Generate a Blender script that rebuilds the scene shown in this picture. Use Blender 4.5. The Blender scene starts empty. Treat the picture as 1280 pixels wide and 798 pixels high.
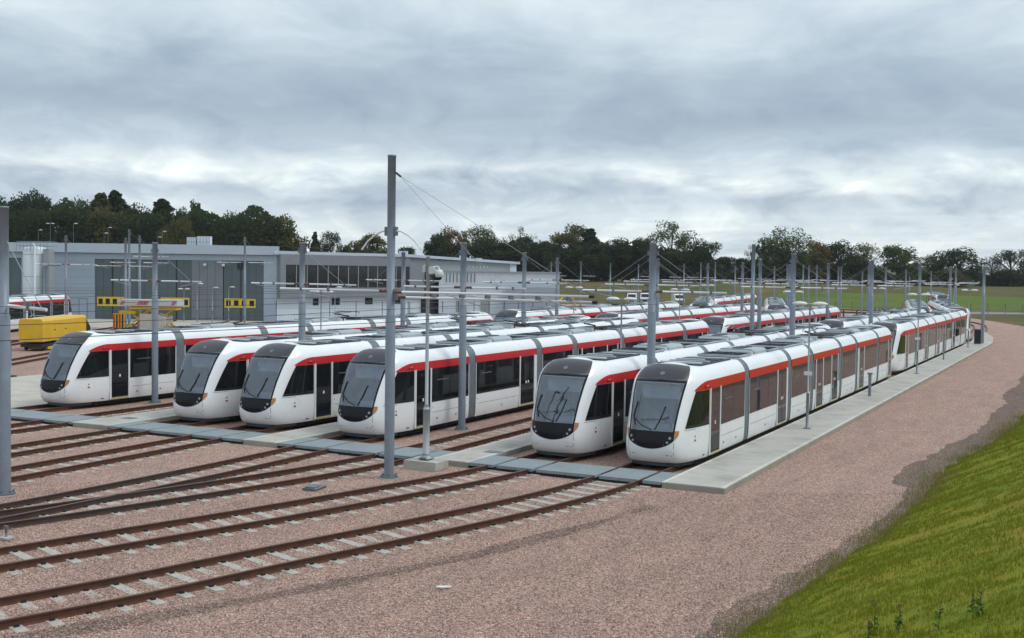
import bpy, bmesh, math, random
from mathutils import Vector, Matrix, noise
R = math.radians
random.seed(7)
scene = bpy.context.scene
COL = scene.collection

# ------------------------------------------------------------------ camera (measured from the rails, trams and poles)
CF, YAW, PITCH, ROLL, CH = 1438.5, 0.47819, 0.04177, 0.01342, 6.64
Fw = Vector((-math.sin(YAW)*math.cos(PITCH), math.cos(YAW)*math.cos(PITCH), -math.sin(PITCH)))
Rt = Vector((math.cos(YAW), math.sin(YAW), 0)); Up = Rt.cross(Fw)
GF = Vector((-math.sin(YAW), math.cos(YAW), 0))
def G(u, D, z=0.0):
    """ground point u metres right of and D metres along the view heading"""
    v = Rt*u + GF*D
    return Vector((v.x, v.y, z))
def at(px, py, D):
    c, s = math.cos(ROLL), math.sin(ROLL)
    x0, y0 = px-640, py-399
    x = c*x0+s*y0; y = -s*x0+c*y0
    return Vector((0, 0, CH)) + (Fw + Rt*(x/CF) - Up*(y/CF))*D
def hy(px):
    return 339.0 + (px-640)*0.0134
def zat(px, py, D): return CH - (py-hy(px))*D/CF
def ray_xy(px, D):
    p = at(px, hy(px), D); return p.x, p.y
def ray_at_X(px, X):
    p = at(px, hy(px), 1.0); t = X/p.x
    return p.y*t
cam_d = bpy.data.cameras.new('camera'); cam = bpy.data.objects.new('camera', cam_d); COL.objects.link(cam)
cr = Rt*math.cos(ROLL) + Up*math.sin(ROLL); cu = Up*math.cos(ROLL) - Rt*math.sin(ROLL)
m = Matrix((cr, cu, -Fw)).transposed().to_4x4(); m.translation = (0, 0, CH)
cam.matrix_world = m
cam_d.sensor_width = 36; cam_d.lens = CF/1280*36; cam_d.clip_start = .2; cam_d.clip_end = 9000
scene.camera = cam

# ------------------------------------------------------------------ materials
MATS = {}
def nodes_of(name):
    mt = bpy.data.materials.new(name); mt.use_nodes = True
    nt = mt.node_tree; nt.nodes.clear()
    out = nt.nodes.new('ShaderNodeOutputMaterial'); b = nt.nodes.new('ShaderNodeBsdfPrincipled')
    nt.links.new(b.outputs[0], out.inputs[0]); MATS[name] = mt
    return mt, nt, b, out
def N(nt, t, **kw):
    n = nt.nodes.new(t)
    for k, v in kw.items():
        if k in n.inputs: n.inputs[k].default_value = v
        else: setattr(n, k, v)
    return n
def L(nt, a, b): nt.links.new(a, b)
def ramp(nt, fac, stops, interp='LINEAR'):
    r = nt.nodes.new('ShaderNodeValToRGB'); r.color_ramp.interpolation = interp
    e = r.color_ramp.elements
    while len(e) < len(stops): e.new(.5)
    for el, (p, c) in zip(e, stops):
        el.position = p; el.color = (*c, 1) if len(c) == 3 else c
    L(nt, fac, r.inputs[0]); return r
def mat(name, col, rough=.6, metal=0, var=.12, vs=3.0, dirt=0.0, coat=0, bump=0, spec=.5):
    """paint / metal / plastic with uneven tone, roughness and a little grime"""
    mt, nt, b, out = nodes_of(name)
    tc = N(nt, 'ShaderNodeTexCoord')
    n1 = N(nt, 'ShaderNodeTexNoise', Scale=vs, Detail=6.0, Roughness=.6); L(nt, tc.outputs['Object'], n1.inputs['Vector'])
    lo = tuple(max(0, c*(1-var)) for c in col); hi = tuple(min(1, c*(1+var)) for c in col)
    r = ramp(nt, n1.outputs[0], [(.3, lo), (.7, hi)])
    cout = r.outputs[0]
    if dirt:
        mp = N(nt, 'ShaderNodeMapping'); mp.inputs['Scale'].default_value = (1, 3.5, .55); L(nt, tc.outputs['Object'], mp.inputs[0])
        n2 = N(nt, 'ShaderNodeTexNoise', Scale=2.2, Detail=9.0, Roughness=.7); L(nt, mp.outputs[0], n2.inputs['Vector'])
        r2 = ramp(nt, n2.outputs[0], [(.52, (0, 0, 0)), (.75, (1, 1, 1))])
        mu = N(nt, 'ShaderNodeMath', operation='MULTIPLY'); L(nt, r2.outputs[0], mu.inputs[0]); mu.inputs[1].default_value = dirt
        mx = N(nt, 'ShaderNodeMixRGB'); L(nt, mu.outputs[0], mx.inputs[0]); L(nt, cout, mx.inputs[1]); mx.inputs[2].default_value = (.16, .13, .10, 1)
        cout = mx.outputs[0]
    if name == 'tram_white':
        sp = N(nt, 'ShaderNodeSeparateXYZ'); L(nt, tc.outputs['Object'], sp.inputs[0])
        mr = N(nt, 'ShaderNodeMapRange'); L(nt, sp.outputs[2], mr.inputs[0]); mr.inputs[1].default_value = .85; mr.inputs[2].default_value = .28; mr.inputs[3].default_value = 0; mr.inputs[4].default_value = .32
        n4 = N(nt, 'ShaderNodeTexNoise', Scale=5.0, Detail=8.0, Roughness=.7); L(nt, tc.outputs['Object'], n4.inputs['Vector'])
        mm = N(nt, 'ShaderNodeMath', operation='MULTIPLY'); L(nt, mr.outputs[0], mm.inputs[0]); L(nt, n4.outputs[0], mm.inputs[1])
        mg = N(nt, 'ShaderNodeMixRGB'); L(nt, mm.outputs[0], mg.inputs[0]); L(nt, cout, mg.inputs[1]); mg.inputs[2].default_value = (.20, .16, .13, 1); cout = mg.outputs[0]
    L(nt, cout, b.inputs['Base Color'])
    rr = ramp(nt, n1.outputs[0], [(.3, (rough*.85,)*3), (.7, (min(1, rough*1.15),)*3)]); L(nt, rr.outputs[0], b.inputs['Roughness'])
    b.inputs['Metallic'].default_value = metal
    b.inputs['Specular IOR Level'].default_value = spec
    b.inputs['Coat Weight'].default_value = coat; b.inputs['Coat Roughness'].default_value = .06
    if bump:
        bp = N(nt, 'ShaderNodeBump', Strength=bump, Distance=.02)
        n3 = N(nt, 'ShaderNodeTexNoise', Scale=vs*12, Detail=4.0); L(nt, tc.outputs['Object'], n3.inputs['Vector'])
        L(nt, n3.outputs[0], bp.inputs['Height']); L(nt, bp.outputs[0], b.inputs['Normal'])
    return mt
M_white = mat('tram_white', (.775, .815, .835), .28, var=.03, vs=.6, dirt=.045, coat=.35)
M_red = mat('tram_red', (.48, .020, .022), .38, var=.06, vs=1, dirt=.04, coat=.03, spec=.25)
M_orange = mat('tram_red_ballast_refl', (.46, .022, .002), .4, var=.06, vs=1, dirt=.04, coat=0, spec=.15)  # red band with the ballast's orange reflection put into its colour
M_hood = mat('tram_hood_grey', (.030, .033, .039), .34, var=.08, coat=.12)
M_mask = mat('tram_mask_black', (.007, .009, .014), .16, var=.1, spec=.22)
M_black = mat('matt_black', (.012, .012, .013), .6)
M_under = mat('underframe', (.018, .017, .017), .8, bump=.2)
M_bumper = mat('bumper_blue_grey', (.05, .065, .085), .5)
M_gang = mat('gangway_grey', (.13, .165, .185), .55, var=.1, dirt=.15)
M_post = mat('door_post_white', (.70, .72, .72), .35, var=.04)
M_sill = mat('door_sill_yellow', (.42, .40, .22), .5)
M_amber = mat('amber_lens', (.42, .17, .035), .15, coat=.6)
M_lamp = mat('head_lamp_glass', (.30, .32, .34), .1, coat=.6)
M_redlens = mat('red_lens', (.35, .02, .03), .15, coat=.6)
M_rgrey = mat('roof_unit_grey', (.34, .39, .42), .5, var=.08, dirt=.25)
M_rlite = mat('roof_unit_light', (.46, .50, .52), .45, var=.08, dirt=.2)
M_rdark = mat('roof_deck_dark', (.03, .036, .045), .6, var=.2)
M_seat = mat('seat_blue_grey', (.06, .075, .10), .7)
M_dash = mat('dash_grey', (.36, .42, .50), .5)
M_inwall = mat('cab_wall', (.42, .47, .53), .6)
M_sticker = mat('sticker_white', (.75, .76, .75), .5)
M_pole = mat('galvanised_grey', (.20, .24, .29), .5, metal=.1, var=.12, vs=2.5, dirt=.12)
M_poled = mat('galvanised_dark', (.13, .155, .19), .5, metal=.2, var=.15)
M_tube = mat('aluminium_tube', (.70, .73, .75), .4, metal=.15, var=.06)
M_insul = mat('insulator_brown', (.16, .055, .04), .35)
M_wire = mat('wire_dark', (.035, .035, .035), .6)
M_rope = mat('stay_rope', (.33, .35, .36), .6)
M_lampgrey = mat('lamp_column_grey', (.33, .37, .39), .5, var=.1)
M_lamphead = mat('lamp_head_white', (.58, .61, .62), .35)
M_rail = mat('rusty_rail', (.082, .032, .018), .75, var=.35, vs=4, bump=.3)
M_raild = mat('turnout_rail', (.055, .034, .026), .65, var=.3, vs=4, bump=.3)
M_railtop = mat('rail_head', (.14, .070, .048), .45, metal=.3, var=.3, vs=5)
M_conc_sl = mat('sleeper_concrete', (.40, .385, .345), .85, var=.2, vs=5, dirt=.7, bump=.5)
M_deck = mat('crossing_grey_panel', (.215, .26, .28), .7, var=.12, vs=1.2, dirt=.25, bump=.3)
M_gap_shade = mat('crossing_gap_shade', (.012, .013, .014), .8)  # black painted for the shaded gap under the panels
M_yellow = mat('machine_yellow', (.66, .42, .015), .45, var=.08, vs=1.5, dirt=.12)
M_yel2 = mat('door_window_yellow', (.70, .50, .03), .5, var=.06)
M_cladb = mat('cladding_light', (.33, .40, .475), .55, var=.05, vs=.3, dirt=.06)
M_cladw = mat('cladding_white', (.54, .60, .66), .5, var=.04, vs=.3, dirt=.06)
M_cladg = mat('cladding_grey', (.165, .195, .215), .55, var=.06, vs=.4)
M_cladl = mat('cladding_midgrey', (.27, .30, .31), .55, var=.06, vs=.4)
M_doorg = mat('depot_door_green_grey', (.085, .115, .125), .5, var=.08, vs=.4)
M_dark = mat('dark_recess', (.015, .018, .02), .6)
M_roof = mat('roof_sheet', (.42, .49, .56), .5, var=.06, vs=.2, dirt=.1)
M_tank = mat('tank_white', (.58, .63, .66), .45, var=.05, dirt=.1)
M_van = mat('van_white', (.72, .74, .75), .3, coat=.4)
M_tyre = mat('tyre', (.02, .02, .02), .85)
M_orangeb = mat('beacon_orange', (.8, .22, .02), .4)
M_wood = mat('brown_timber', (.12, .07, .05), .85, var=.2)
M_cream = mat('cream_wall', (.5, .48, .42), .8)
M_bark = mat('bark', (.045, .036, .028), .95, var=.3, vs=4, bump=.5)
M_striper = mat('chevron_red', (.45, .02, .03), .5)
M_blueg = mat('platform_panel_pale', (.5, .52, .52), .5, dirt=.2)

def glass_dark(name, col, rough=.05, ior=1.6):
    mt, nt, b, out = nodes_of(name)
    tc = N(nt, 'ShaderNodeTexCoord'); n = N(nt, 'ShaderNodeTexNoise', Scale=.8, Detail=3.0); L(nt, tc.outputs['Object'], n.inputs['Vector'])
    r = ramp(nt, n.outputs[0], [(.35, tuple(c*.6 for c in col)), (.7, tuple(c*1.5 for c in col))]); L(nt, r.outputs[0], b.inputs['Base Color'])
    b.inputs['Roughness'].default_value = rough; b.inputs['IOR'].default_value = ior
    bp = N(nt, 'ShaderNodeBump', Strength=.06, Distance=.02); n2 = N(nt, 'ShaderNodeTexNoise', Scale=1.3, Detail=1.0)
    L(nt, tc.outputs['Object'], n2.inputs['Vector']); L(nt, n2.outputs[0], bp.inputs['Height']); L(nt, bp.outputs[0], b.inputs['Normal'])
    return mt
M_win = glass_dark('tinted_window', (.012, .014, .016), .04, 1.55)
M_winb = glass_dark('office_window', (.012, .014, .018), .08, 1.5)

def windscreen_mat():
    mt, nt, b, out = nodes_of('windscreen_glass')
    nt.nodes.remove(b)
    tr = N(nt, 'ShaderNodeBsdfTransparent'); tr.inputs[0].default_value = (.74, .84, .94, 1)
    gl = N(nt, 'ShaderNodeBsdfGlossy', Roughness=.03); gl.inputs[0].default_value = (.80, .90, 1, 1)
    fr = N(nt, 'ShaderNodeFresnel', IOR=2.4)
    mx = N(nt, 'ShaderNodeMixShader'); L(nt, fr.outputs[0], mx.inputs[0]); L(nt, tr.outputs[0], mx.inputs[1]); L(nt, gl.outputs[0], mx.inputs[2])
    L(nt, mx.outputs[0], out.inputs[0]); return mt
M_ws = windscreen_mat()

def gravel_mat(name, dark, mid, light, scale=20.0, bumpd=.03, patch=True, big=.35):
    mt, nt, b, out = nodes_of(name)
    tc = N(nt, 'ShaderNodeTexCoord')
    # warp so cells are not regular
    nw = N(nt, 'ShaderNodeTexNoise', Scale=scale*.6, Detail=2.0); L(nt, tc.outputs['Object'], nw.inputs['Vector'])
    mxw = N(nt, 'ShaderNodeMixRGB', blend_type='ADD'); mxw.inputs[0].default_value = .03
    L(nt, tc.outputs['Object'], mxw.inputs[1]); L(nt, nw.outputs['Color'], mxw.inputs[2])
    v = N(nt, 'ShaderNodeTexVoronoi', Scale=scale); L(nt, mxw.outputs[0], v.inputs['Vector'])
    v2 = N(nt, 'ShaderNodeTexVoronoi', Scale=scale*2.3); L(nt, mxw.outputs[0], v2.inputs['Vector'])
    sep = N(nt, 'ShaderNodeSeparateColor'); L(nt, v.outputs['Color'], sep.inputs[0])
    r = ramp(nt, sep.outputs[0], [(0, dark), (.25, mid), (.6, tuple((a+c)/2 for a, c in zip(mid, light))), (.86, light), (1, tuple(min(1, c*1.5) for c in light))])
    # gaps between stones darkened in the colour: painted shade of their depth, plus soil colour
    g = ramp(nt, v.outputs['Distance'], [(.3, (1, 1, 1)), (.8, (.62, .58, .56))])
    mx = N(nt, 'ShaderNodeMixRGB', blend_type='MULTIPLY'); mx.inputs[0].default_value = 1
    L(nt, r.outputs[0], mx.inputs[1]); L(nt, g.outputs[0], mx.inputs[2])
    cur = mx.outputs[0]
    if patch:
        mp = N(nt, 'ShaderNodeMapping'); mp.inputs['Rotation'].default_value = (0, 0, .25); mp.inputs['Scale'].default_value = (.9, .22, 1); L(nt, tc.outputs['Object'], mp.inputs[0])
        n = N(nt, 'ShaderNodeTexNoise', Scale=1.3, Detail=7.0, Roughness=.65); L(nt, mp.outputs[0], n.inputs['Vector'])
        pr = ramp(nt, n.outputs[0], [(.3, (.80, .80, .81)), (.5, (.96, .96, .96)), (.72, (1.12, 1.07, 1.04))])
        mx2 = N(nt, 'ShaderNodeMixRGB', blend_type='MULTIPLY'); mx2.inputs[0].default_value = .9
        L(nt, cur, mx2.inputs[1]); L(nt, pr.outputs[0], mx2.inputs[2]); cur = mx2.outputs[0]
    L(nt, cur, b.inputs['Base Color']); b.inputs['Roughness'].default_value = .9; b.inputs['Specular IOR Level'].default_value = .25
    h1 = N(nt, 'ShaderNodeMath', operation='MULTIPLY'); L(nt, v2.outputs['Distance'], h1.inputs[0]); h1.inputs[1].default_value = -.4
    h2 = N(nt, 'ShaderNodeMath', operation='SUBTRACT'); L(nt, h1.outputs[0], h2.inputs[0]); L(nt, v.outputs['Distance'], h2.inputs[1])
    h3 = N(nt, 'ShaderNodeMath', operation='MULTIPLY_ADD'); L(nt, sep.outputs[1], h3.inputs[0]); h3.inputs[1].default_value = .6; L(nt, h2.outputs[0], h3.inputs[2])
    bp = N(nt, 'ShaderNodeBump', Strength=.9, Distance=bumpd); L(nt, h3.outputs[0], bp.inputs['Height']); L(nt, bp.outputs[0], b.inputs['Normal'])
    return mt
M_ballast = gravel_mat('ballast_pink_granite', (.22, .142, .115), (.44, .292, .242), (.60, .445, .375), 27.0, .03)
M_soil = gravel_mat('dark_planings', (.085, .064, .050), (.18, .137, .108), (.30, .235, .19), 26.0, .03)

def concrete_mat(name, col, joint=0):
    mt, nt, b, out = nodes_of(name)
    tc = N(nt, 'ShaderNodeTexCoord')
    n = N(nt, 'ShaderNodeTexNoise', Scale=.7, Detail=10.0, Roughness=.65); L(nt, tc.outputs['Object'], n.inputs['Vector'])
    r = ramp(nt, n.outputs[0], [(.3, tuple(c*.72 for c in col)), (.5, col), (.72, tuple(c*1.14 for c in col))])
    # brushed streaks across the slab
    mp = N(nt, 'ShaderNodeMapping'); mp.inputs['Scale'].default_value = (.6, 9, 1); L(nt, tc.outputs['Object'], mp.inputs[0])
    n2 = N(nt, 'ShaderNodeTexNoise', Scale=1.6, Detail=6.0); L(nt, mp.outputs[0], n2.inputs['Vector'])
    r2 = ramp(nt, n2.outputs[0], [(.35, (.86, .86, .85)), (.65, (1.05, 1.05, 1.04))])
    mx = N(nt, 'ShaderNodeMixRGB', blend_type='MULTIPLY'); mx.inputs[0].default_value = .8; L(nt, r.outputs[0], mx.inputs[1]); L(nt, r2.outputs[0], mx.inputs[2])
    L(nt, mx.outputs[0], b.inputs['Base Color']); b.inputs['Roughness'].default_value = .85
    bp = N(nt, 'ShaderNodeBump', Strength=.3, Distance=.01); n3 = N(nt, 'ShaderNodeTexNoise', Scale=60.0, Detail=3.0)
    L(nt, tc.outputs['Object'], n3.inputs['Vector']); L(nt, n3.outputs[0], bp.inputs['Height']); L(nt, bp.outputs[0], b.inputs['Normal'])
    return mt
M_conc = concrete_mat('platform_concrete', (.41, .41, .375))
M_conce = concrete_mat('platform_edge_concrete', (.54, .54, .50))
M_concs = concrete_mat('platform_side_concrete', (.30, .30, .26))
M_apron = concrete_mat('apron_concrete', (.44, .43, .38))
M_road = concrete_mat('far_road', (.22, .21, .20))

def grass_mat(name, stops, scale=.8):
    mt, nt, b, out = nodes_of(name)
    tc = N(nt, 'ShaderNodeTexCoord')
    n = N(nt, 'ShaderNodeTexNoise', Scale=scale, Detail=9.0, Roughness=.7); L(nt, tc.outputs['Object'], n.inputs['Vector'])
    r = ramp(nt, n.outputs[0], stops)
    n2 = N(nt, 'ShaderNodeTexNoise', Scale=30.0, Detail=4.0); L(nt, tc.outputs['Object'], n2.inputs['Vector'])
    r2 = ramp(nt, n2.outputs[0], [(.3, (.72, .72, .7)), (.7, (1.2, 1.2, 1.1))])
    mx = N(nt, 'ShaderNodeMixRGB', blend_type='MULTIPLY'); mx.inputs[0].default_value = .8; L(nt, r.outputs[0], mx.inputs[1]); L(nt, r2.outputs[0], mx.inputs[2])
    L(nt, mx.outputs[0], b.inputs['Base Color']); b.inputs['Roughness'].default_value = .95; b.inputs['Specular IOR Level'].default_value = .15
    bp = N(nt, 'ShaderNodeBump', Strength=.8, Distance=.05); L(nt, n2.outputs[0], bp.inputs['Height']); L(nt, bp.outputs[0], b.inputs['Normal'])
    return mt
M_bank = grass_mat('bank_grass', [(.3, (.10, .17, .012)), (.48, (.18, .21, .016)), (.6, (.235, .215, .025)), (.75, (.28, .23, .04))], .45)
M_field = grass_mat('far_grass', [(.3, (.055, .07, .022)), (.45, (.085, .09, .030)), (.55, (.115, .10, .040)), (.72, (.16, .125, .055))], .05)
M_embank = grass_mat('far_bank_grass', [(.3, (.060, .105, .018)), (.48, (.09, .145, .022)), (.57, (.12, .14, .03)), (.70, (.17, .135, .055))], .06)
M_hill = grass_mat('hill_green', [(.3, (.05, .07, .05)), (.6, (.07, .10, .06))], .004)

def leaf_mat(name, c1, c2, c3):
    mt, nt, b, out = nodes_of(name)
    oi = N(nt, 'ShaderNodeObjectInfo'); geo = N(nt, 'ShaderNodeNewGeometry')
    add = N(nt, 'ShaderNodeMath', operation='MULTIPLY_ADD'); L(nt, geo.outputs['Random Per Island'], add.inputs[0]); add.inputs[1].default_value = .55
    mu = N(nt, 'ShaderNodeMath', operation='MULTIPLY'); L(nt, oi.outputs['Random'], mu.inputs[0]); mu.inputs[1].default_value = .45; L(nt, mu.outputs[0], add.inputs[2])
    r = ramp(nt, add.outputs[0], [(0, c1), (.5, c2), (1, c3)])
    L(nt, r.outputs[0], b.inputs['Base Color']); b.inputs['Roughness'].default_value = .8; b.inputs['Specular IOR Level'].default_value = .1
    tl = N(nt, 'ShaderNodeBsdfTranslucent'); L(nt, r.outputs[0], tl.inputs[0]); ms = N(nt, 'ShaderNodeMixShader'); ms.inputs[0].default_value = .42
    L(nt, b.outputs[0], ms.inputs[1]); L(nt, tl.outputs[0], ms.inputs[2]); L(nt, ms.outputs[0], out.inputs[0])
    return mt
LEAF = {
 'dark': leaf_mat('leaf_dark_green', (0.0307, 0.0538, 0.023), (0.0435, 0.0717, 0.0294), (0.0589, 0.0922, 0.0358)),
 'green': leaf_mat('leaf_green', (0.0486, 0.0845, 0.0243), (0.0704, 0.1178, 0.0333), (0.0947, 0.1434, 0.0435)),
 'olive': leaf_mat('leaf_olive', (0.0742, 0.0794, 0.0256), (0.105, 0.1075, 0.0346), (0.1382, 0.1331, 0.0435)),
 'rust': leaf_mat('leaf_autumn', (0.1088, 0.0704, 0.0205), (0.16, 0.0947, 0.0269), (0.2112, 0.1344, 0.0384)),
}
M_blade = leaf_mat('grass_blades', (.11, .19, .012), (.20, .235, .018), (.29, .26, .05))
M_dry = leaf_mat('dry_grass', (.20, .15, .07), (.28, .22, .11), (.36, .30, .17))
M_weed = mat('weed_stalk', (.14, .07, .035), .9, var=.4)
M_weedleaf = leaf_mat('weed_leaf', (.05, .10, .02), (.09, .17, .03), (.14, .22, .05))

# ------------------------------------------------------------------ mesh builder
class MB:
    def __init__(s): s.v = []; s.f = []; s.m = []; s.sm = []; s.mats = []
    def mi(s, mt):
        if mt not in s.mats: s.mats.append(mt)
        return s.mats.index(mt)
    def face(s, idx, mt, smooth=False):
        s.f.append(tuple(idx)); s.m.append(s.mi(mt)); s.sm.append(smooth)
    def quad(s, a, b, c, d, mt, smooth=False):
        n = len(s.v); s.v += [tuple(a), tuple(b), tuple(c), tuple(d)]; s.face((n, n+1, n+2, n+3), mt, smooth)
    def poly(s, pts, mt):
        n = len(s.v); s.v += [tuple(p) for p in pts]; s.face(range(n, n+len(pts)), mt)
    def box(s, x0, x1, y0, y1, z0, z1, mt, ch=0.0, T=None):
        if ch:
            c = ch
            prof = [(x0+c, z0), (x1-c, z0), (x1, z0+c), (x1, z1-c), (x1-c, z1), (x0+c, z1), (x0, z1-c), (x0, z0+c)]
            s.prism([(px, y0, pz) for px, pz in prof], (0, y1-y0, 0), mt, T); return
        P = [(x0, y0, z0), (x1, y0, z0), (x1, y1, z0), (x0, y1, z0), (x0, y0, z1), (x1, y0, z1), (x1, y1, z1), (x0, y1, z1)]
        if T: P = [tuple(T @ Vector(p)) for p in P]
        n = len(s.v); s.v += P
        for q in ((0, 3, 2, 1), (4, 5, 6, 7), (0, 1, 5, 4), (1, 2, 6, 5), (2, 3, 7, 6), (3, 0, 4, 7)): s.face([n+i for i in q], mt)
    def prism(s, pts, d, mt, T=None, cap=True):
        d = Vector(d); a = [Vector(p) for p in pts]; b = [p+d for p in a]
        if T: a = [T @ p for p in a]; b = [T @ p for p in b]
        n = len(s.v); k = len(a); s.v += [tuple(p) for p in a+b]
        for i in range(k):
            j = (i+1) % k; s.face((n+i, n+j, n+k+j, n+k+i), mt)
        if cap: s.face([n+i for i in range(k)][::-1], mt); s.face([n+k+i for i in range(k)], mt)
    def tube(s, pts, r, mt, seg=8, cap=True, r2=None):
        pts = [Vector(p) for p in pts]; rs = r if isinstance(r, (list, tuple)) else [r if r2 is None else r+(r2-r)*i/(len(pts)-1) for i in range(len(pts))]
        base = len(s.v)
        for i, p in enumerate(pts):
            d = (pts[min(i+1, len(pts)-1)] - pts[max(i-1, 0)]).normalized()
            a = Vector((0, 0, 1)) if abs(d.z) < .9 else Vector((1, 0, 0))
            u = d.cross(a).normalized(); w = d.cross(u)
            for k in range(seg):
                t = 2*math.pi*k/seg; s.v.append(tuple(p + (u*math.cos(t)+w*math.sin(t))*rs[i]))
        for i in range(len(pts)-1):
            for k in range(seg):
                j = (k+1) % seg; a = base+i*seg; s.face((a+k, a+j, a+seg+j, a+seg+k), mt, seg > 5)
        if cap:
            s.face([base+k for k in range(seg)], mt); s.face([base+(len(pts)-1)*seg+k for k in range(seg)][::-1], mt)
    def lathe(s, prof, c, mt, seg=16, sx=1, sy=1):
        base = len(s.v)
        for r, z in prof:
            for k in range(seg):
                t = 2*math.pi*k/seg; s.v.append((c[0]+r*sx*math.cos(t), c[1]+r*sy*math.sin(t), c[2]+z))
        for i in range(len(prof)-1):
            for k in range(seg):
                j = (k+1) % seg; a = base+i*seg; s.face((a+k, a+j, a+seg+j, a+seg+k), mt, True)
        s.face([base+k for k in range(seg)][::-1], mt); s.face([base+(len(prof)-1)*seg+k for k in range(seg)], mt)
    def grid(s, P, mt, smooth=True, skip=None, matf=None, flip=False):
        """P[i][j] points"""
        base = len(s.v); ni, nj = len(P), len(P[0])
        for row in P: s.v += [tuple(p) for p in row]
        for i in range(ni-1):
            for j in range(nj-1):
                if skip and skip(i, j): continue
                q = (base+i*nj+j, base+i*nj+j+1, base+(i+1)*nj+j+1, base+(i+1)*nj+j)
                s.face(q[::-1] if flip else q, matf(i, j) if matf else mt, smooth)
    def build(s, name, parent=None, loc=None, rz=None):
        me = bpy.data.meshes.new(name); me.from_pydata(s.v, [], s.f); me.update()
        for mt in s.mats: me.materials.append(mt)
        me.polygons.foreach_set('material_index', s.m); me.polygons.foreach_set('use_smooth', s.sm)
        o = bpy.data.objects.new(name, me); COL.objects.link(o)
        if parent: o.parent = parent
        if loc is not None: o.location = loc
        if rz is not None: o.rotation_euler.z = rz
        return o
def tag(o, label=None, cat=None, group=None, kind=None):
    if label: o['label'] = label
    if cat: o['category'] = cat
    if group: o['group'] = group
    if kind: o['kind'] = kind
    return o
def empty(name, loc, label, cat, group=None, rz=0):
    o = bpy.data.objects.new(name, None); COL.objects.link(o); o.location = loc; o.rotation_euler.z = rz; o.empty_display_size = .3
    return tag(o, label, cat, group)
CHILD = {}
def copy_thing(root, loc, rz, label, group=None):
    kids = [o for o in COL.objects if o.parent == root] if root not in CHILD else CHILD[root]
    CHILD[root] = kids
    r = root.copy(); COL.objects.link(r); r.location = loc; r.rotation_euler.z = rz; r['label'] = label
    if group: r['group'] = group
    for k in kids:
        c = k.copy(); COL.objects.link(c); c.parent = r
        key = ('k', k)
        if key not in CHILD: CHILD[key] = [o for o in COL.objects if o.parent == k]
        for g in CHILD[key]:
            d = g.copy(); COL.objects.link(d); d.parent = c
    return r

# ------------------------------------------------------------------ world: high overcast with darker bands
w = bpy.data.worlds.new('World'); scene.world = w; w.use_nodes = True
nt = w.node_tree; nt.nodes.clear()
out = N(nt, 'ShaderNodeOutputWorld'); bg = N(nt, 'ShaderNodeBackground'); L(nt, bg.outputs[0], out.inputs[0])
SUN_EL, SUN_AZ = 56.0, 72.0     # azimuth clockwise from +Y
sky = N(nt, 'ShaderNodeTexSky'); sky.sky_type = 'NISHITA'; sky.sun_disc = False
sky.sun_elevation = R(SUN_EL); sky.sun_rotation = R(SUN_AZ)
tc = N(nt, 'ShaderNodeTexCoord'); sep = N(nt, 'ShaderNodeSeparateXYZ'); L(nt, tc.outputs['Generated'], sep.inputs[0])
# cloud sheet: project the direction on a plane overhead
zc = N(nt, 'ShaderNodeMath', operation='MAXIMUM'); L(nt, sep.outputs[2], zc.inputs[0]); zc.inputs[1].default_value = 0.0
za = N(nt, 'ShaderNodeMath', operation='ADD'); L(nt, zc.outputs[0], za.inputs[0]); za.inputs[1].default_value = .035
dx = N(nt, 'ShaderNodeMath', operation='DIVIDE'); L(nt, sep.outputs[0], dx.inputs[0]); L(nt, za.outputs[0], dx.inputs[1])
dy = N(nt, 'ShaderNodeMath', operation='DIVIDE'); L(nt, sep.outputs[1], dy.inputs[0]); L(nt, za.outputs[0], dy.inputs[1])
cb = N(nt, 'ShaderNodeCombineXYZ'); L(nt, dx.outputs[0], cb.inputs[0]); L(nt, dy.outputs[0], cb.inputs[1])
mpw = N(nt, 'ShaderNodeMapping'); mpw.inputs['Rotation'].default_value = (0, 0, -YAW); mpw.inputs['Scale'].default_value = (.55, 1, 1); L(nt, cb.outputs[0], mpw.inputs[0])
nA = N(nt, 'ShaderNodeTexNoise', Scale=.50, Detail=7.0, Roughness=.56, Distortion=.4); L(nt, mpw.outputs[0], nA.inputs['Vector'])
nB = N(nt, 'ShaderNodeTexNoise', Scale=.16, Detail=3.0, Roughness=.5); L(nt, mpw.outputs[0], nB.inputs['Vector'])
# puffy structures seen edge-on, in direction space
mpd = N(nt, 'ShaderNodeMapping'); mpd.inputs['Scale'].default_value = (1, 1, 2.6); L(nt, tc.outputs['Generated'], mpd.inputs[0])
nC = N(nt, 'ShaderNodeTexNoise', Scale=6.5, Detail=10.0, Roughness=.58, Distortion=.35); L(nt, mpd.outputs[0], nC.inputs['Vector'])
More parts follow.
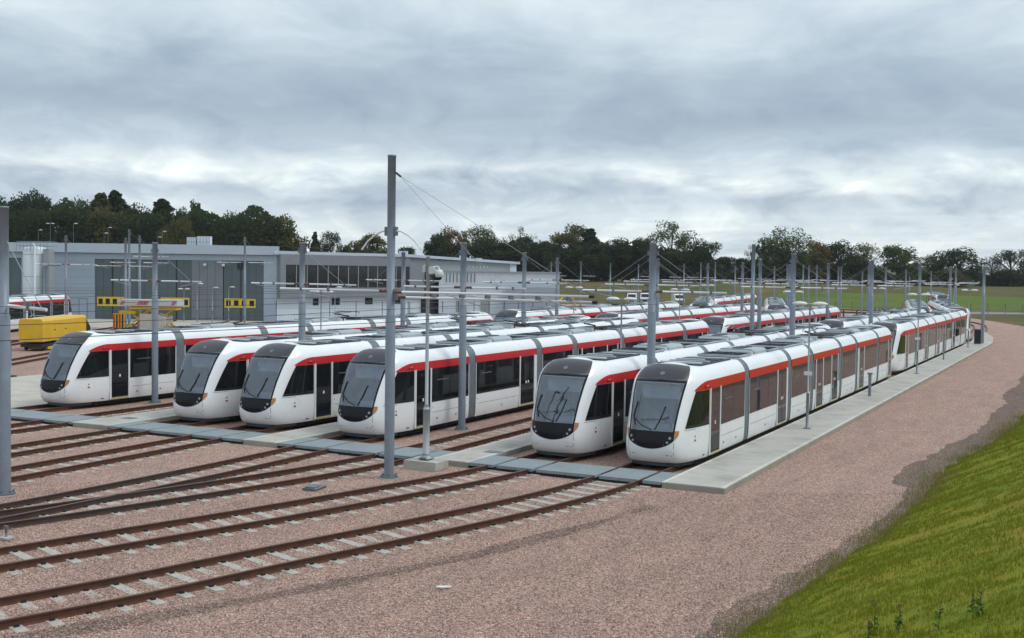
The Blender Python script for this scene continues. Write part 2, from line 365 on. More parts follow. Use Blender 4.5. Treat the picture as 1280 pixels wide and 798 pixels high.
# elevation (perturbed) -> tone
def madd(a, k, b):
    n = N(nt, 'ShaderNodeMath', operation='MULTIPLY_ADD'); L(nt, a, n.inputs[0]); n.inputs[1].default_value = k
    if isinstance(b, float): n.inputs[2].default_value = b
    else: L(nt, b, n.inputs[2])
    return n.outputs[0]
pert = madd(nC.outputs[0], .085, -.0425)
e0 = N(nt, 'ShaderNodeMath', operation='ADD'); L(nt, sep.outputs[2], e0.inputs[0]); L(nt, pert, e0.inputs[1])
e1 = madd(nB.outputs[0], .07, -.035)
e2 = N(nt, 'ShaderNodeMath', operation='ADD'); L(nt, e0.outputs[0], e2.inputs[0]); L(nt, e1, e2.inputs[1])
SK = [(0.0, (.68, .78, .83)), (.03, (.80, .88, .91)), (.050, (.64, .73, .79)), (.068, (.48, .575, .665)), (.086, (.78, .86, .89)), (.106, (.49, .585, .675)), (.132, (.38, .47, .565)),
      (.165, (.43, .53, .62)), (.195, (.59, .69, .76)), (.235, (.74, .83, .88)), (.30, (.68, .76, .82)), (.55, (.72, .80, .88)), (1.0, (.78, .85, .92))]
tone = ramp(nt, e2.outputs[0], SK)
cA = ramp(nt, nA.outputs[0], [(.30, (.88, .90, .93)), (.5, (1.0, 1.0, 1.0)), (.66, (1.10, 1.09, 1.07))])
mxA = N(nt, 'ShaderNodeMixRGB', blend_type='MULTIPLY'); mxA.inputs[0].default_value = .85; L(nt, tone.outputs[0], mxA.inputs[1]); L(nt, cA.outputs[0], mxA.inputs[2])
cC = ramp(nt, nC.outputs[0], [(.32, (.76, .80, .87)), (.50, (1.0, 1.0, 1.0)), (.68, (1.24, 1.20, 1.14))])
mxC = N(nt, 'ShaderNodeMixRGB', blend_type='MULTIPLY'); mxC.inputs[0].default_value = .55; L(nt, mxA.outputs[0], mxC.inputs[1]); L(nt, cC.outputs[0], mxC.inputs[2])
mpe = N(nt, 'ShaderNodeMapping'); mpe.inputs['Scale'].default_value = (1, 1, 2.4); mpe.inputs['Location'].default_value = (2.3, .4, 0); L(nt, tc.outputs['Generated'], mpe.inputs[0])
nD = N(nt, 'ShaderNodeTexNoise', Scale=13.0, Detail=9.0, Roughness=.58, Distortion=.5); L(nt, mpe.outputs[0], nD.inputs['Vector'])
cD = ramp(nt, nD.outputs[0], [(.34, (.66, .70, .77)), (.47, (.98, .98, .99)), (.54, (1.02, 1.02, 1.01)), (.66, (1.36, 1.31, 1.25))])
lowm = N(nt, 'ShaderNodeMapRange'); L(nt, sep.outputs[2], lowm.inputs[0]); lowm.inputs[1].default_value = .17; lowm.inputs[2].default_value = .06; lowm.inputs[3].default_value = .12; lowm.inputs[4].default_value = .85
mxD = N(nt, 'ShaderNodeMixRGB', blend_type='MULTIPLY'); L(nt, lowm.outputs[0], mxD.inputs[0]); L(nt, mxC.outputs[0], mxD.inputs[1]); L(nt, cD.outputs[0], mxD.inputs[2])
mxC = mxD
skym = N(nt, 'ShaderNodeMixRGB', blend_type='MIX'); skym.inputs[0].default_value = .92
L(nt, sky.outputs[0], skym.inputs[1])
up = N(nt, 'ShaderNodeMixRGB', blend_type='MULTIPLY'); up.inputs[0].default_value = 1; L(nt, mxC.outputs[0], up.inputs[1]); up.inputs[2].default_value = (10, 10, 10, 1)
L(nt, up.outputs[0], skym.inputs[2]); L(nt, skym.outputs[0], bg.inputs[0]); bg.inputs[1].default_value = .10

sd = bpy.data.lights.new('sun', 'SUN'); sd.energy = 1.5; sd.angle = R(25); sd.color = (1, .965, .92)
so = bpy.data.objects.new('sun', sd); COL.objects.link(so)
az = R(SUN_AZ); el = R(SUN_EL); sv = Vector((math.sin(az)*math.cos(el), math.cos(az)*math.cos(el), math.sin(el)))
so.rotation_euler = (-sv).to_track_quat('-Z', 'Y').to_euler(); so.location = sv*80
vs = scene.view_settings; vs.view_transform = 'Standard'; vs.look = 'None'; vs.gamma = 1; vs.exposure = .12; vs.use_curve_mapping = False
scene.render.engine = 'CYCLES'
scene.cycles.max_bounces = 6; scene.cycles.transparent_max_bounces = 12

# ------------------------------------------------------------------ setting: ground sheets
def sstep(a, b, x):
    t = max(0, min(1, (x-a)/(b-a))); return t*t*(3-2*t)
def terrain(u, D):
    """height of the land beyond the yard"""
    n = noise.noise(Vector((u*.012, D*.012, 0)))
    start = 236 + 14*noise.noise(Vector((u*.02, 3, 0)))
    return sstep(start, start+55, D)*(4.2+1.2*n) + sstep(700, 2500, D)*8
b = MB(); us = [-900+i*30 for i in range(61)]; ds = [-60, 0, 60, 120, 170, 200, 215, 225, 235, 245, 255, 265, 275, 285, 295, 310, 330, 360, 400, 500, 650, 900, 1400, 2200, 3300]
P = []
for D in ds:
    row = []
    for u in us:
        k = min(3.4, max(1, D/330))
        z = terrain(u*k if D > 330 else u, D) - .06 if D > 205 else -.06
        row.append(G(u*k if D > 330 else u, D, z))
    P.append(row)
b.grid(P, M_embank, True, matf=lambda i, j: M_embank if 235 <= ds[i] < 265 and us[j] > 35 else M_field)
tag(b.build('ground'), kind='structure')
def sheet(name, pts, z, mt):
    b = MB(); b.poly([(p[0], p[1], z) for p in pts], mt); return tag(b.build(name), kind='structure')
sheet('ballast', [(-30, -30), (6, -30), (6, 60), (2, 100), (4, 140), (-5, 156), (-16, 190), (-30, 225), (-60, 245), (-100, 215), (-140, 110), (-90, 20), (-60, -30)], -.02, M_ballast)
def gpts(l): return [G(u, D) for u, D in l]
sheet('concrete_apron', gpts([(-100, 121), (-20, 124), (-12, 150), (2, 170), (2, 205), (-40, 205), (-100, 150)]), -.012, M_apron)
sheet('far_road', gpts([(2, 170), (60, 200), (160, 226), (160, 232), (55, 211), (-10, 236), (-30, 236), (2, 205)]), -.008, M_road)
sheet('side_road', gpts([(78, 213), (160, 204), (160, 211), (80, 222)]), .0, M_road)
sheet('access_slab', [(-57, 34.5), (-44.7, 34.5), (-44.7, 60), (-52, 84), (-60, 96), (-72, 96), (-57.5, 60)], -.006, M_apron)

M_shoulder_shade = gravel_mat('shaded_ballast', (.08, .055, .045), (.20, .14, .115), (.33, .245, .205), 23.0, .04)  # shade of the ballast shoulder's drop put into the gravel colour
b = MB(); SH = [(-19.0, 10.5), (-17.6, 14.0), (-16.2, 16.6), (-14.9, 19.6), (-13.55, 23.3), (-12.55, 27.4), (-11.9, 31.0)]; r1_, r2_ = [], []
for i in range(len(SH)-1):
    for k in range(16):
        t = k/16; x = SH[i][0]+(SH[i+1][0]-SH[i][0])*t+.55; y = SH[i][1]+(SH[i+1][1]-SH[i][1])*t
        wv = .22+.16*noise.noise(Vector((i+t, 0, 4)))*1.5+.10*noise.noise(Vector(((i+t)*6, 0, 4))); r1_.append((x-wv, y+wv*.4, -.016)); r2_.append((x+wv+.08*noise.noise(Vector(((i+t)*9, 3, 4))), y-wv*.4, -.016))
b.grid([r1_, r2_], M_shoulder_shade, False); tag(b.build('shoulder_shade'), kind='structure')  # flat dark strip painted as the shoulder's shade

# soil strip with an irregular edge
toe = [(-20, -10.0), (0, -8.2), (8, -7.2), (14, -6.4), (20.3, -5.85), (24, -5.56), (30, -5.0), (36, -4.7), (42, -4.75), (50, -3.9), (57, -3.45), (70, -3.7), (80, -3.7), (100, -3.9), (125, -3.5), (160, 4)]
def toeX(y):
    for (a, xa), (b_, xb) in zip(toe, toe[1:]):
        if a <= y <= b_: return xa + (xb-xa)*(y-a)/(b_-a)
    return toe[-1][1]
b = MB(); Lr = []; y = -10.0
while y < 125:
    wdt = (.70 if y < 36 else .95) + .40*noise.noise(Vector((0, y*.16, 2))) + .22*noise.noise(Vector((3, y*.9, 0))) + .1*noise.noise(Vector((3, y*3.1, 0)))
    if 30 < y < 38: wdt *= .75
    if y > 38: wdt += .35
    Lr.append([(toeX(y)-max(.12, wdt), y, -.014), (toeX(y)+.9, y, -.014)]); y += .25
b.grid([[r[0] for r in Lr], [r[1] for r in Lr]], M_soil, False); tag(b.build('soil_verge'), kind='structure')
# grass bank
b = MB(); P = []; ys = [-10+i*.6 for i in range(205)]
def bankz(x, y):
    t = x - toeX(y) - .25*noise.noise(Vector((1, y*.8, 5))) - .12*noise.noise(Vector((1, y*2.7, 5)))
    zz = max(-.1, min(t*.46, 2.7+.08*t) if t > 0 else t*.4)
    return zz + .10*noise.noise(Vector((x*.7, y*.5, 0)))*min(1, max(0, t)) + .05*noise.noise(Vector((x*3, y*2.2, 0)))*min(1, max(0, t*2))
offs = [-.5, -.2, 0, .15, .3, .5, .8, 1.1, 1.5, 2, 2.5, 3, 3.6, 4.3, 5, 6, 7, 9, 12]
for y in ys: P.append([(toeX(y)+o, y, bankz(toeX(y)+o, y)) for o in offs])
b.grid(P, M_bank, True, flip=False); tag(b.build('grass_bank'), kind='structure')
# grass blades on the bank (stuff)
b = MB()
def blade(b, x, y, z, h, wd, mt, lean=.4):
    a = random.random()*6.283; la = random.random()*6.283; l = h*lean*random.random()
    ca, sa = math.cos(a)*wd, math.sin(a)*wd
    n = len(b.v); b.v += [(x-ca, y-sa, z-.02), (x+ca, y+sa, z-.02), (x+math.cos(la)*l, y+math.sin(la)*l, z+h)]; b.face((n, n+1, n+2), mt)
k = 0
while k < 110000:
    y = 12 + 48*random.random()**1.5; t = random.random()**1.3*6.0; x = toeX(y)+t-.05
    u = (Vector((x, y, 0)).dot(Rt)); D = Vector((x, y, 0)).dot(GF)
    if u/D > .49: k += 1; continue
    blade(b, x, y, bankz(x, y), random.uniform(.025, .075)*(1.5 if random.random() < .1 else 1), .007+.0003*y, M_blade); k += 1
tag(b.build('grass'), 'green and olive grass blades growing on the sloping bank', 'grass', kind='stuff')
b = MB()
for k in range(9000):
    y = 17 + 45*random.random(); cl = noise.noise(Vector((y*.55, 7.3, 0)))
    if cl < .02 and random.random() < .8: continue
    x = toeX(y) + random.gauss(-.08, .30); blade(b, x, y, max(-.02, bankz(x, y)), random.uniform(.05, .24), .009, M_dry if random.random() < .6 else M_blade, .7)
tag(b.build('dry_grass'), 'pale dry grass tufts along the toe of the green bank', 'dry grass', kind='stuff')
# tall weeds (near bottom of the picture)
for i, (px, py, hh) in enumerate([(1092, 795, .52), (1123, 790, .38), (1173, 790, .5), (1214, 768, .32), (1224, 771, .38), (1085, 797, .25)]):
    # where the ray meets the bank
    d = at(px, py, 1.0)-Vector((0, 0, CH)); t = 5.0
    while t < 60:
        p = Vector((0, 0, CH))+d*t
        if p.z < bankz(p.x, p.y): break
        t += .1
    e = empty('weed', p, ['tall dead weed stalk at the left of the bank weeds', 'short leafy weed with a pale tip on the bank', 'tallest dark weed stalk standing in the middle of the bank', 'dark weed stalk growing close to a thicker one', 'thick leafy weed stalk furthest right on the bank', 'small broken weed stalk at the bottom edge of the bank'][i], 'weed', 'weeds on the bank')
    s = MB(); s.tube([(0, 0, -.05), (.01, 0, hh*.5), (.03, .01, hh)], [.005, .004, .002], M_weed, 5)
    for q in range(14): z = hh*random.uniform(.35, 1); s.tube([(.01, 0, z), (.01+random.gauss(0, .025), random.gauss(0, .025), z+.03)], [.004, .006], M_weed, 4)
    s.build('stalk', e)
    s = MB()
    for q in range(26 if i in (1, 4) else 12):
        z = random.uniform(.02, hh*.5); a = random.random()*6.28; l = random.uniform(.05, .13); c_, s_ = math.cos(a), math.sin(a)
        s.quad((0, 0, z), (c_*l*.5-s_*.025, s_*l*.5+c_*.025, z+.04), (c_*l, s_*l, z+.01), (c_*l*.5+s_*.025, s_*l*.5-c_*.025, z+.04), M_weedleaf)
    s.build('leaves', e)

def haze_mat():
    mt = bpy.data.materials.new('thin_haze'); mt.use_nodes = True; nt = mt.node_tree; nt.nodes.clear(); o = N(nt, 'ShaderNodeOutputMaterial')
    v = N(nt, 'ShaderNodeVolumePrincipled'); v.inputs['Color'].default_value = (.86, .92, 1, 1); v.inputs['Density'].default_value = HAZE; L(nt, v.outputs[0], o.inputs['Volume']); return mt
HAZE = .00011
if HAZE:
    b = MB(); b.box(-3700, 3700, -900, 3900, -1.5, 75, haze_mat()); tag(b.build('haze'), 'thin grey-blue haze over the far fields and hills', 'haze', kind='stuff')

# ------------------------------------------------------------------ platforms (concrete strips between the track pairs)
def platform(x0, x1, y0, y1):
    b = MB(); zt = .17; e = .12
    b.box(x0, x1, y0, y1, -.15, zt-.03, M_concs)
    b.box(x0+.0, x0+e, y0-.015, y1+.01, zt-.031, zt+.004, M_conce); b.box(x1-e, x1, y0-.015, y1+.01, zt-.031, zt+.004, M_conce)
    y = y0
    while y < y1-.2:
        ye = min(y1, y+4.8); b.box(x0+e+.002, x1-e-.002, y+.008, ye-.008, zt-.031, zt, M_conc); y = ye
    return tag(b.build('platform'), kind='structure')
PF = 33.62
platform(-12.12, -10.12, PF, 123.5); platform(-20.45, -19.02, PF, 122); platform(-28.75, -27.14, PF, 120); platform(-37.75, -35.8, PF, 120)
platform(-57, -44.75, PF-.1, PF+2.0)
b = MB(); b.prism([(-12.12, 123.52, -.1), (-10.12, 123.52, -.1), (-10.9, 134, -.1), (-13.4, 150, -.1), (-14.2, 150, -.1)], (0, 0, .26), M_conc); tag(b.build('platform'), kind='structure')

# ------------------------------------------------------------------ tracks
GA = .7525
def track(name, pts, label, ysleep, dark=None, sleeper=M_conc_sl):
    """pts: centre line as (x, y), increasing y"""
    import bisect
    e = empty('railway_track', (pts[0][0], pts[0][1], 0), label, 'track', 'tracks of the tram yard')
    o = Vector((pts[0][0], pts[0][1], 0))
    # smooth by catmull-rom
    C = []
    for i in range(len(pts)-1):
        p0 = Vector(pts[max(i-1, 0)]); p1 = Vector(pts[i]); p2 = Vector(pts[i+1]); p3 = Vector(pts[min(i+2, len(pts)-1)])
        n = max(2, int((p2-p1).length/1.0)) if (p2-p1).length < 15 else 6
        for k in range(n):
            t = k/n; C.append(.5*((2*p1)+(p2-p0)*t+(2*p0-5*p1+4*p2-p3)*t*t+(-p0+3*p1-3*p2+p3)*t*t*t))
    C.append(Vector(pts[-1]))
    prof = [(-.07, -.03), (.07, -.03), (.07, -.012), (.012, .01), (.010, .105), (.036, .118), (.036, .15), (-.036, .15), (-.036, .118), (-.010, .105), (-.012, .01), (-.07, -.012)]
    def nrm(i):
        d = (C[min(i+1, len(C)-1)]-C[max(i-1, 0)]).normalized(); return Vector((d.y, -d.x))
    for sgn in (-1, 1):
        s = MB(); rows = []
        for i, c in enumerate(C):
            nn = nrm(i); q = c+nn*sgn*GA
            rows.append([(q.x+nn.x*a-o.x, q.y+nn.y*a-o.y, z) for a, z in prof+[prof[0]]])
        rm = M_raild if dark else M_rail
        s.grid(rows, rm, False, matf=lambda i, j: (M_railtop if j == 6 else (M_raild if dark and C[i].y < dark else M_rail)))
        s.build('rail', e)
    if ysleep:
        y0, y1 = ysleep; acc = 0; proto = None; last = None
        dist = .3; i = 0
        for i in range(len(C)-1):
            seg = (C[i+1]-C[i]).length; d = (C[i+1]-C[i])/seg
            while dist < seg:
                p = C[i]+d*dist; dist += .65
                if not (y0 < p.y < y1): continue
                if proto is None:
                    s = MB()
                    # concrete sleeper: dished in the middle, high at the rail seats
                    for (a, c_, z0, z1) in ((-1.22, -.5, .012, .012), (-.5, 0, .012, -.004), (0, .5, -.004, .012), (.5, 1.22, .012, .012)):
                        n = len(s.v); hw = .115
                        s.v += [(a, -hw, z0), (c_, -hw, z1), (c_, hw, z1), (a, hw, z0), (a, -hw-.03, -.1), (c_, -hw-.03, -.1), (c_, hw+.03, -.1), (a, hw+.03, -.1)]
                        for f in ((0, 1, 2, 3), (4, 5, 1, 0), (3, 2, 6, 7), (0, 3, 7, 4), (1, 5, 6, 2)): s.face([n+t_ for t_ in f], sleeper)
                    for xx in (-GA, GA):
                        for sg in (-1, 1): s.box(xx+sg*.10-.035, xx+sg*.10+.035, -.045, .045, .013, .05, M_black)
                    ob = s.build('sleeper', e); proto = ob
                else:
                    ob = proto.copy(); COL.objects.link(ob); ob.parent = e
                ob.location = (p.x-o.x+random.gauss(0, .01), p.y-o.y, random.uniform(-.026, .004) if name in '65' else random.uniform(-.034, -.004)); ob.rotation_euler = (0, 0, math.atan2(d.y, d.x)-math.pi/2+random.gauss(0, .01))
            dist -= seg
    return e
TX = {'6': -13.55, '5': -17.25, '4b': -21.95, '4': -25.7, '3': -30.7, '2': -34.3, '1b': -38.8, '1': -43.1}
track('6', [(-22.3, 4), (-20.9, 8), (-19.5, 11.5), (-18.4, 14.6), (-17.55, 17), (-16.75, 20), (-15.65, 23.7), (-14.5, 28), (-13.78, 32), (-13.58, 36), (-13.55, 40), (-13.55, 45), (-13.55, 60), (-13.55, 90), (-13.55, 130), (-13.9, 150), (-17, 175), (-28, 205)], 'rusty track nearest the camera, curving off the row of grey crossing panels', (9, 35))
track('5', [(-25.6, 8), (-24.0, 11.5), (-22.75, 14.5), (-21.75, 17.3), (-20.85, 20.3), (-19.8, 23.7), (-18.65, 28), (-17.72, 32), (-17.32, 36), (-17.25, 40), (-17.25, 45), (-17.25, 60), (-17.25, 90), (-17.25, 125), (-17.9, 150), (-22, 175)], 'rusty track passing right of the tall pole, second nearest the camera', (11, 35))
track('4b', [(-29.6, 9), (-27.8, 13), (-26.3, 16.8), (-25.15, 20), (-24.15, 23.3), (-23.25, 26.6), (-22.5, 30), (-22.05, 33.4), (-21.96, 37), (-21.95, 41), (-21.95, 50), (-21.95, 80), (-21.95, 125)], 'turnout track left of the tall pole leading to the empty bay', (22.5, 68), dark=26.5)
track('4', [(-27.3, 12), (-26.2, 16), (-25.75, 20.5), (-25.5, 26), (-25.48, 31), (-25.65, 36), (-25.7, 41), (-25.7, 60), (-25.7, 125)], 'dark rusty track that joins the turnout near the left edge', (15, 35), dark=28)
track('3', [(-30.4, 15), (-30.35, 24), (-30.55, 34), (-30.7, 40), (-30.7, 60), (-30.7, 125)], 'rusty track in front of the third tram nose from the left', (19, 35))
track('2', [(-34.15, 18), (-34.15, 27), (-34.3, 36), (-34.3, 45), (-34.3, 70), (-34.3, 125)], 'rusty track in front of the second tram nose from the left', (23, 35))
track('1b', [(-38.75, 22), (-38.75, 30), (-38.75, 40), (-38.75, 70), (-38.75, 125)], 'empty track beside the pole next to the leftmost tram', (28, 66))
track('1', [(-43.1, 26), (-43.1, 36), (-43.1, 50), (-43.1, 125)], 'rusty track under the leftmost white tram', (30, 35.5))
for (u0, lab) in ((-41.6, 'rusty track curving behind the yellow wagon toward the depot door'), (-33.6, 'track under the yellow wagon left of the parked trams')):
    p0 = G(u0, 70); p1 = G(u0, 100); p2 = G(u0, 140); track('d', [(p0.x, p0.y), (p1.x, p1.y), (p2.x, p2.y)], lab, None)

# crossing panels: one deck per track
EXT = {'6': (1.85, 1.41), '5': (1.75, 1.83), '4b': (1.87, 1.48), '4': (1.42, 1.86), '3': (1.79, 1.93), '2': (1.48, 1.79), '1b': (2.13, 1.03), '1': (1.63, 2.15)}
def crossing(cx, lab, k, y0=33.58, y1=35.35):
    eL, eR = EXT[k]
    e = empty('crossing_deck', (cx, y0, 0), lab, 'crossing panel', 'grey crossing decks laid across the tracks')
    zt = .172
    for x0, x1 in ((-eL, -GA-.05), (-GA+.09, -.01), (.01, GA-.09), (GA+.05, eR)):
        b = MB(); b.box(x0, x1, 0, y1-y0, .075, zt, M_deck, ch=.012); b.box(x0+.01, x1-.01, .05, y1-y0-.05, -.03, .074, M_gap_shade); b.build('panel', e)
    b = MB(); b.box(-eL, eR, .03, .05, -.03, .10, M_gap_shade); b.build('gap_shade', e)  # added black strip: shade of the gap under the deck
    return e
for k, lab in (('6', 'grey crossing deck in front of the rightmost tram nose'), ('5', 'grey crossing deck in front of the second tram from the right'), ('4b', 'grey crossing deck of the empty bay behind the tall pole'),
               ('4', 'grey crossing deck in front of the tram behind the tall pole'), ('3', 'grey crossing deck in front of the third tram nose from the left'), ('2', 'grey crossing deck in front of the second tram nose from the left'),
               ('1b', 'grey crossing deck on the empty track beside the leftmost tram'), ('1', 'grey crossing deck in front of the leftmost tram nose')):
    crossing(TX[k], lab, k)

# ------------------------------------------------------------------ the tram
TL = 42.1; SEC = [(1.262, .28), (1.30, .42), (1.318, .7), (1.325, 1.1), (1.325, 1.8), (1.325, 2.62), (1.318, 2.80), (1.302, 2.94), (1.262, 3.06), (1.185, 3.19), (1.08, 3.30), (.965, 3.375)]
VV = [(.28, 1.262, .26), (.36, 1.285, .16), (.5, 1.305, .07), (.75, 1.319, .01), (1.0, 1.325, .02), (1.25, 1.325, .08), (1.6, 1.325, .20), (2.0, 1.325, .36), (2.4, 1.325, .55), (2.62, 1.325, .67), (2.8, 1.318, .80), (2.94, 1.302, .92), (3.06, 1.262, 1.07), (3.19, 1.185, 1.25), (3.30, 1.08, 1.46), (3.375, .965, 1.68), (3.41, .80, 1.88), (3.43, .55, 2.1)]
YC = 2.32; NS = 2.12
def wz(z):
    for a, c in zip(VV, VV[1:]):
        if z <= c[0]:
            t = max(0, (z-a[0])/(c[0]-a[0])); return a[1]+(c[1]-a[1])*t, a[2]+(c[2]-a[2])*t
    return VV[-1][1], VV[-1][2]
def gpl(a): return .08*a*a+.92*a**7
def S(s, z, off=0.0, fl=None):
    w_, y0 = wz(z); s_ = max(-1, min(1, s))
    p = Vector((s_*w_, y0+(YC-y0)*gpl(abs(s_)), z+.085*max(0, min(1, (z-2.6)/.75))*(1-s_*s_)))
    if off:
        # numeric normal
        ds = .01; sa, sb = max(-1, s_-ds), min(1, s_+ds); za, zb = max(.28, z-.02), min(3.43, z+.02)
        t1 = S(sb, z)-S(sa, z); t2 = S(s_, zb)-S(s_, za)
        n = t1.cross(t2); n = n.normalized() if n.length > 1e-9 else Vector((0, -1, 0))
        if n.dot(p-Vector((0, 2.6, 1.2))) < 0: n = -n
        p = p+n*off
    return p
def s_of_y(y, z):
    w_, y0 = wz(z); k = max(0, min(1, (y-y0)/(YC-y0))); lo, hi = 0.0, 1.0
    for _ in range(30):
        m_ = (lo+hi)/2
        if gpl(m_) < k: lo = m_
        else: hi = m_
    return lo
def lerp_tab(tab, z):
    for (a, va), (c, vc) in zip(tab, tab[1:]):
        if z <= c: return va+(vc-va)*max(0, (z-a)/(c-a))
    return tab[-1][1]
WS0, WS1 = 1.27, 2.97
def se(z): return lerp_tab([(1.3, .60), (2.0, .635), (2.6, .675), (2.88, .70), (3.2, .745), (3.38, .785), (3.43, .79)], z)
def zlow(s): return 1.36-.60*math.sqrt(max(0, 1-(s/.70)**2))
def mirror(P): return [[Vector((p.x, TL-p.y, p.z)) for p in row] for row in P]
JO = [7.0, 13.6, 17.8, 24.3, 28.5, 35.1]; JH = .30
def make_tram():
    root = empty('tram', (0, 0, 0), '', 'tram', 'white and red trams parked in the yard')
    zr = [v[0] for v in VV]; zfine = []
    for a, c in zip(zr, zr[1:]): zfine += [a, (a+c)/2]
    zfine.append(zr[-1])
    body = MB()
    NA = 44
    cols = []
    for k in range(NA+1):
        a = -math.pi/2+math.pi*k/NA; s = math.sin(a); cols.append(s)
    def cab_shell(end):
        P = [[S(s, z) for s in cols] for z in zfine]
        def skip(i, j):
            z = (zfine[i]+zfine[i+1])/2; s = (cols[j]+cols[j+1])/2
            return WS0+.05 < z < WS1-.08 and abs(s) < se(z)-.05
        if end: P = mirror(P)
        body.grid(P, M_white, True, skip=skip, flip=bool(end))
        # roof cap behind the hood
        c = [(-.55, 2.45), (.55, 2.45), (.8, 2.75), (-.8, 2.75)]
        for x in (0,):
            row = [S(s, 3.43) for s in cols]; back = [Vector((p.x, YC, p.z)) for p in row]; low = [Vector((p.x*1.0, YC, 3.33)) for p in row]
            rr = [row, back, low]
            body.grid(mirror(rr) if end else rr, M_white, False, flip=bool(end))
    cab_shell(0); cab_shell(1)
    # body modules
    ends = [2.32]
    for j in JO: ends += [j-JH, j+JH]
    ends.append(TL-2.32)
    ring = [(x, z) for x, z in SEC]
    full = [(-x, z) for x, z in ring]+[(x, z) for x, z in ring[::-1]]
    for i in range(0, len(ends), 2):
        a, c = ends[i], ends[i+1]
        rows = [[(x, y, z) for x, z in full] for y in (a, c)]
        body.grid([[rows[0][k], rows[1][k]] for k in range(len(full))], M_white, True)
        # roof deck, recessed, and end faces
        body.quad((-.965, a, 3.33), (.965, a, 3.33), (.965, c, 3.33), (-.965, c, 3.33), M_rdark)
        body.quad((-.965, a, 3.33), (-.965, c, 3.33), (-.965, c, 3.375), (-.965, a, 3.375), M_white); body.quad((.965, a, 3.33), (.965, c, 3.33), (.965, c, 3.375), (.965, a, 3.375), M_white)
        for y in (a, c): body.poly([(x, y, z) for x, z in full], M_black)
    # panel seams
    for end in (0, 1):
        for sgn in (-1, 1):
            for s0 in (.603,):
                pts = [S(sgn*s0, z, .003) for z in (.30, .45, .6, .8, 1.0)]
                pts2 = [S(sgn*(s0+.009), z, .003) for z in (.30, .45, .6, .8, 1.0)]
                rr = [pts, pts2]
                if end: rr = mirror(rr)
                body.grid(rr, M_gang, False)
            a = [S(sgn*s_of_y(y, 1.36), 1.36, .003) for y in [.55+.1*i for i in range(8)]]
            c = [S(sgn*s_of_y(y, 1.375), 1.375, .003) for y in [.55+.1*i for i in range(8)]]
            rr = [a, c]
            if end: rr = mirror(rr)
            body.grid(rr, M_gang, False)
    body.build('body', root)
    # ends: windscreen, hood, mask, lamps, cab windows, interior
    for end in (0, 1):
        fl = (lambda P: mirror(P)) if end else (lambda P: P)
        # windscreen with black border
        nz, ns = 22, 30; b = MB()
        P = []
        for i in range(nz+1):
            z = WS0+(WS1-WS0)*i/nz; e_ = se(z); P.append([S(-e_+2*e_*j/ns, z, .008) for j in range(ns+1)])
        b.grid(fl(P), M_ws, True, matf=lambda i, j: M_mask if i in (0, nz-1) or j in (0, ns-1) else M_ws, flip=bool(end))
        b.build('windscreen', root)
        # wipers
        b = MB()
        for pts in ([(.02, 1.38), (-.26, 1.50), (-.50, 1.74)], [(-.44, 1.50), (-.52, 1.80), (-.46, 2.25)], [(.10, 1.38), (.22, 1.75), (.30, 2.15)]) if end == 0 else ([(.02, 1.38), (-.26, 1.5), (-.5, 1.74)],):
            q = [S(s, z, .035) for s, z in pts]
            if end: q = [Vector((p.x, TL-p.y, p.z)) for p in q]
            b.tube(q, .019, M_black, 5)
        b.build('wiper', root)
        # hood
        zs = [WS1+.004, 2.94, 3.0, 3.06, 3.12, 3.19, 3.25, 3.30, 3.34, 3.375, 3.39, 3.40]
        b = MB(); P = []
        for z in zs:
            e_ = se(z); P.append([S(-e_+2*e_*j/26, z, .007) for j in range(27)])
        b.grid(fl(P), M_hood, True, flip=bool(end)); b.build('hood', root)
        # emblem disc, plain
        c0 = S(.0, 3.14, .012); ux = Vector((1, 0, 0)); vy = (S(0, 3.2)-S(0, 3.08)).normalized(); b = MB()
        ring_ = [c0+ux*math.cos(t)*.085+vy*math.sin(t)*.085 for t in [i*math.pi/8 for i in range(16)]]
        if end: ring_ = [Vector((p.x, TL-p.y, p.z)) for p in ring_]
        b.poly(ring_, M_gang); b.build('round_badge', root)
        # lower mask
        b = MB(); P = []
        ss = [-.60+1.20*j/32 for j in range(33)]
        for i in range(9):
            t = i/8; P.append([S(s, zlow(s)+(WS0+.0-zlow(s))*t, .009) for s in ss])
        b.grid(fl(P), M_mask, True, flip=bool(end)); mask = b.build('front_mask', root)
        for sgn in (-1, 1):
            b = MB(); P = []; s2 = [.603+.085*j/6 for j in range(7)]
            for i in range(5):
                t = i/4; P.append([S(sgn*s, zlow(s)+(1.375-zlow(s))*t, .010) for s in s2])
            b.grid(fl(P), M_amber, True, flip=bool(end) ^ (sgn < 0)); b.build('indicator_lamp', root)
            for (s0, z0, r0, mt) in ((.51, 1.14, .062, M_lamp), (.455, 1.0, .055, M_lamp), (.37, .90, .035, M_redlens)):
                c0 = S(sgn*s0, z0, .022); tx = (S(sgn*s0+.02, z0)-S(sgn*s0-.02, z0)).normalized(); tz = (S(sgn*s0, z0+.03)-S(sgn*s0, z0-.03)).normalized()
                b = MB()
                for rr, m_ in ((r0, M_black), (r0*.72, mt)):
                    cc = c0+(tx.cross(tz)*(-.004 if rr < r0 else 0))
                    q = [cc+tx*math.cos(t)*rr+tz*math.sin(t)*rr for t in [i*math.pi/6 for i in range(12)]]
                    nn = (q[1]-q[0]).cross(q[2]-q[1])
                    q = [p+Vector((0, -.006 if rr < r0 else 0, 0)) for p in q]
                    if end: q = [Vector((p.x, TL-p.y, p.z)) for p in q]
                    b.poly(q, m_)
                b.build('headlight' if mt is M_lamp else 'tail_light', root)
            # small bumper details
        b = MB()
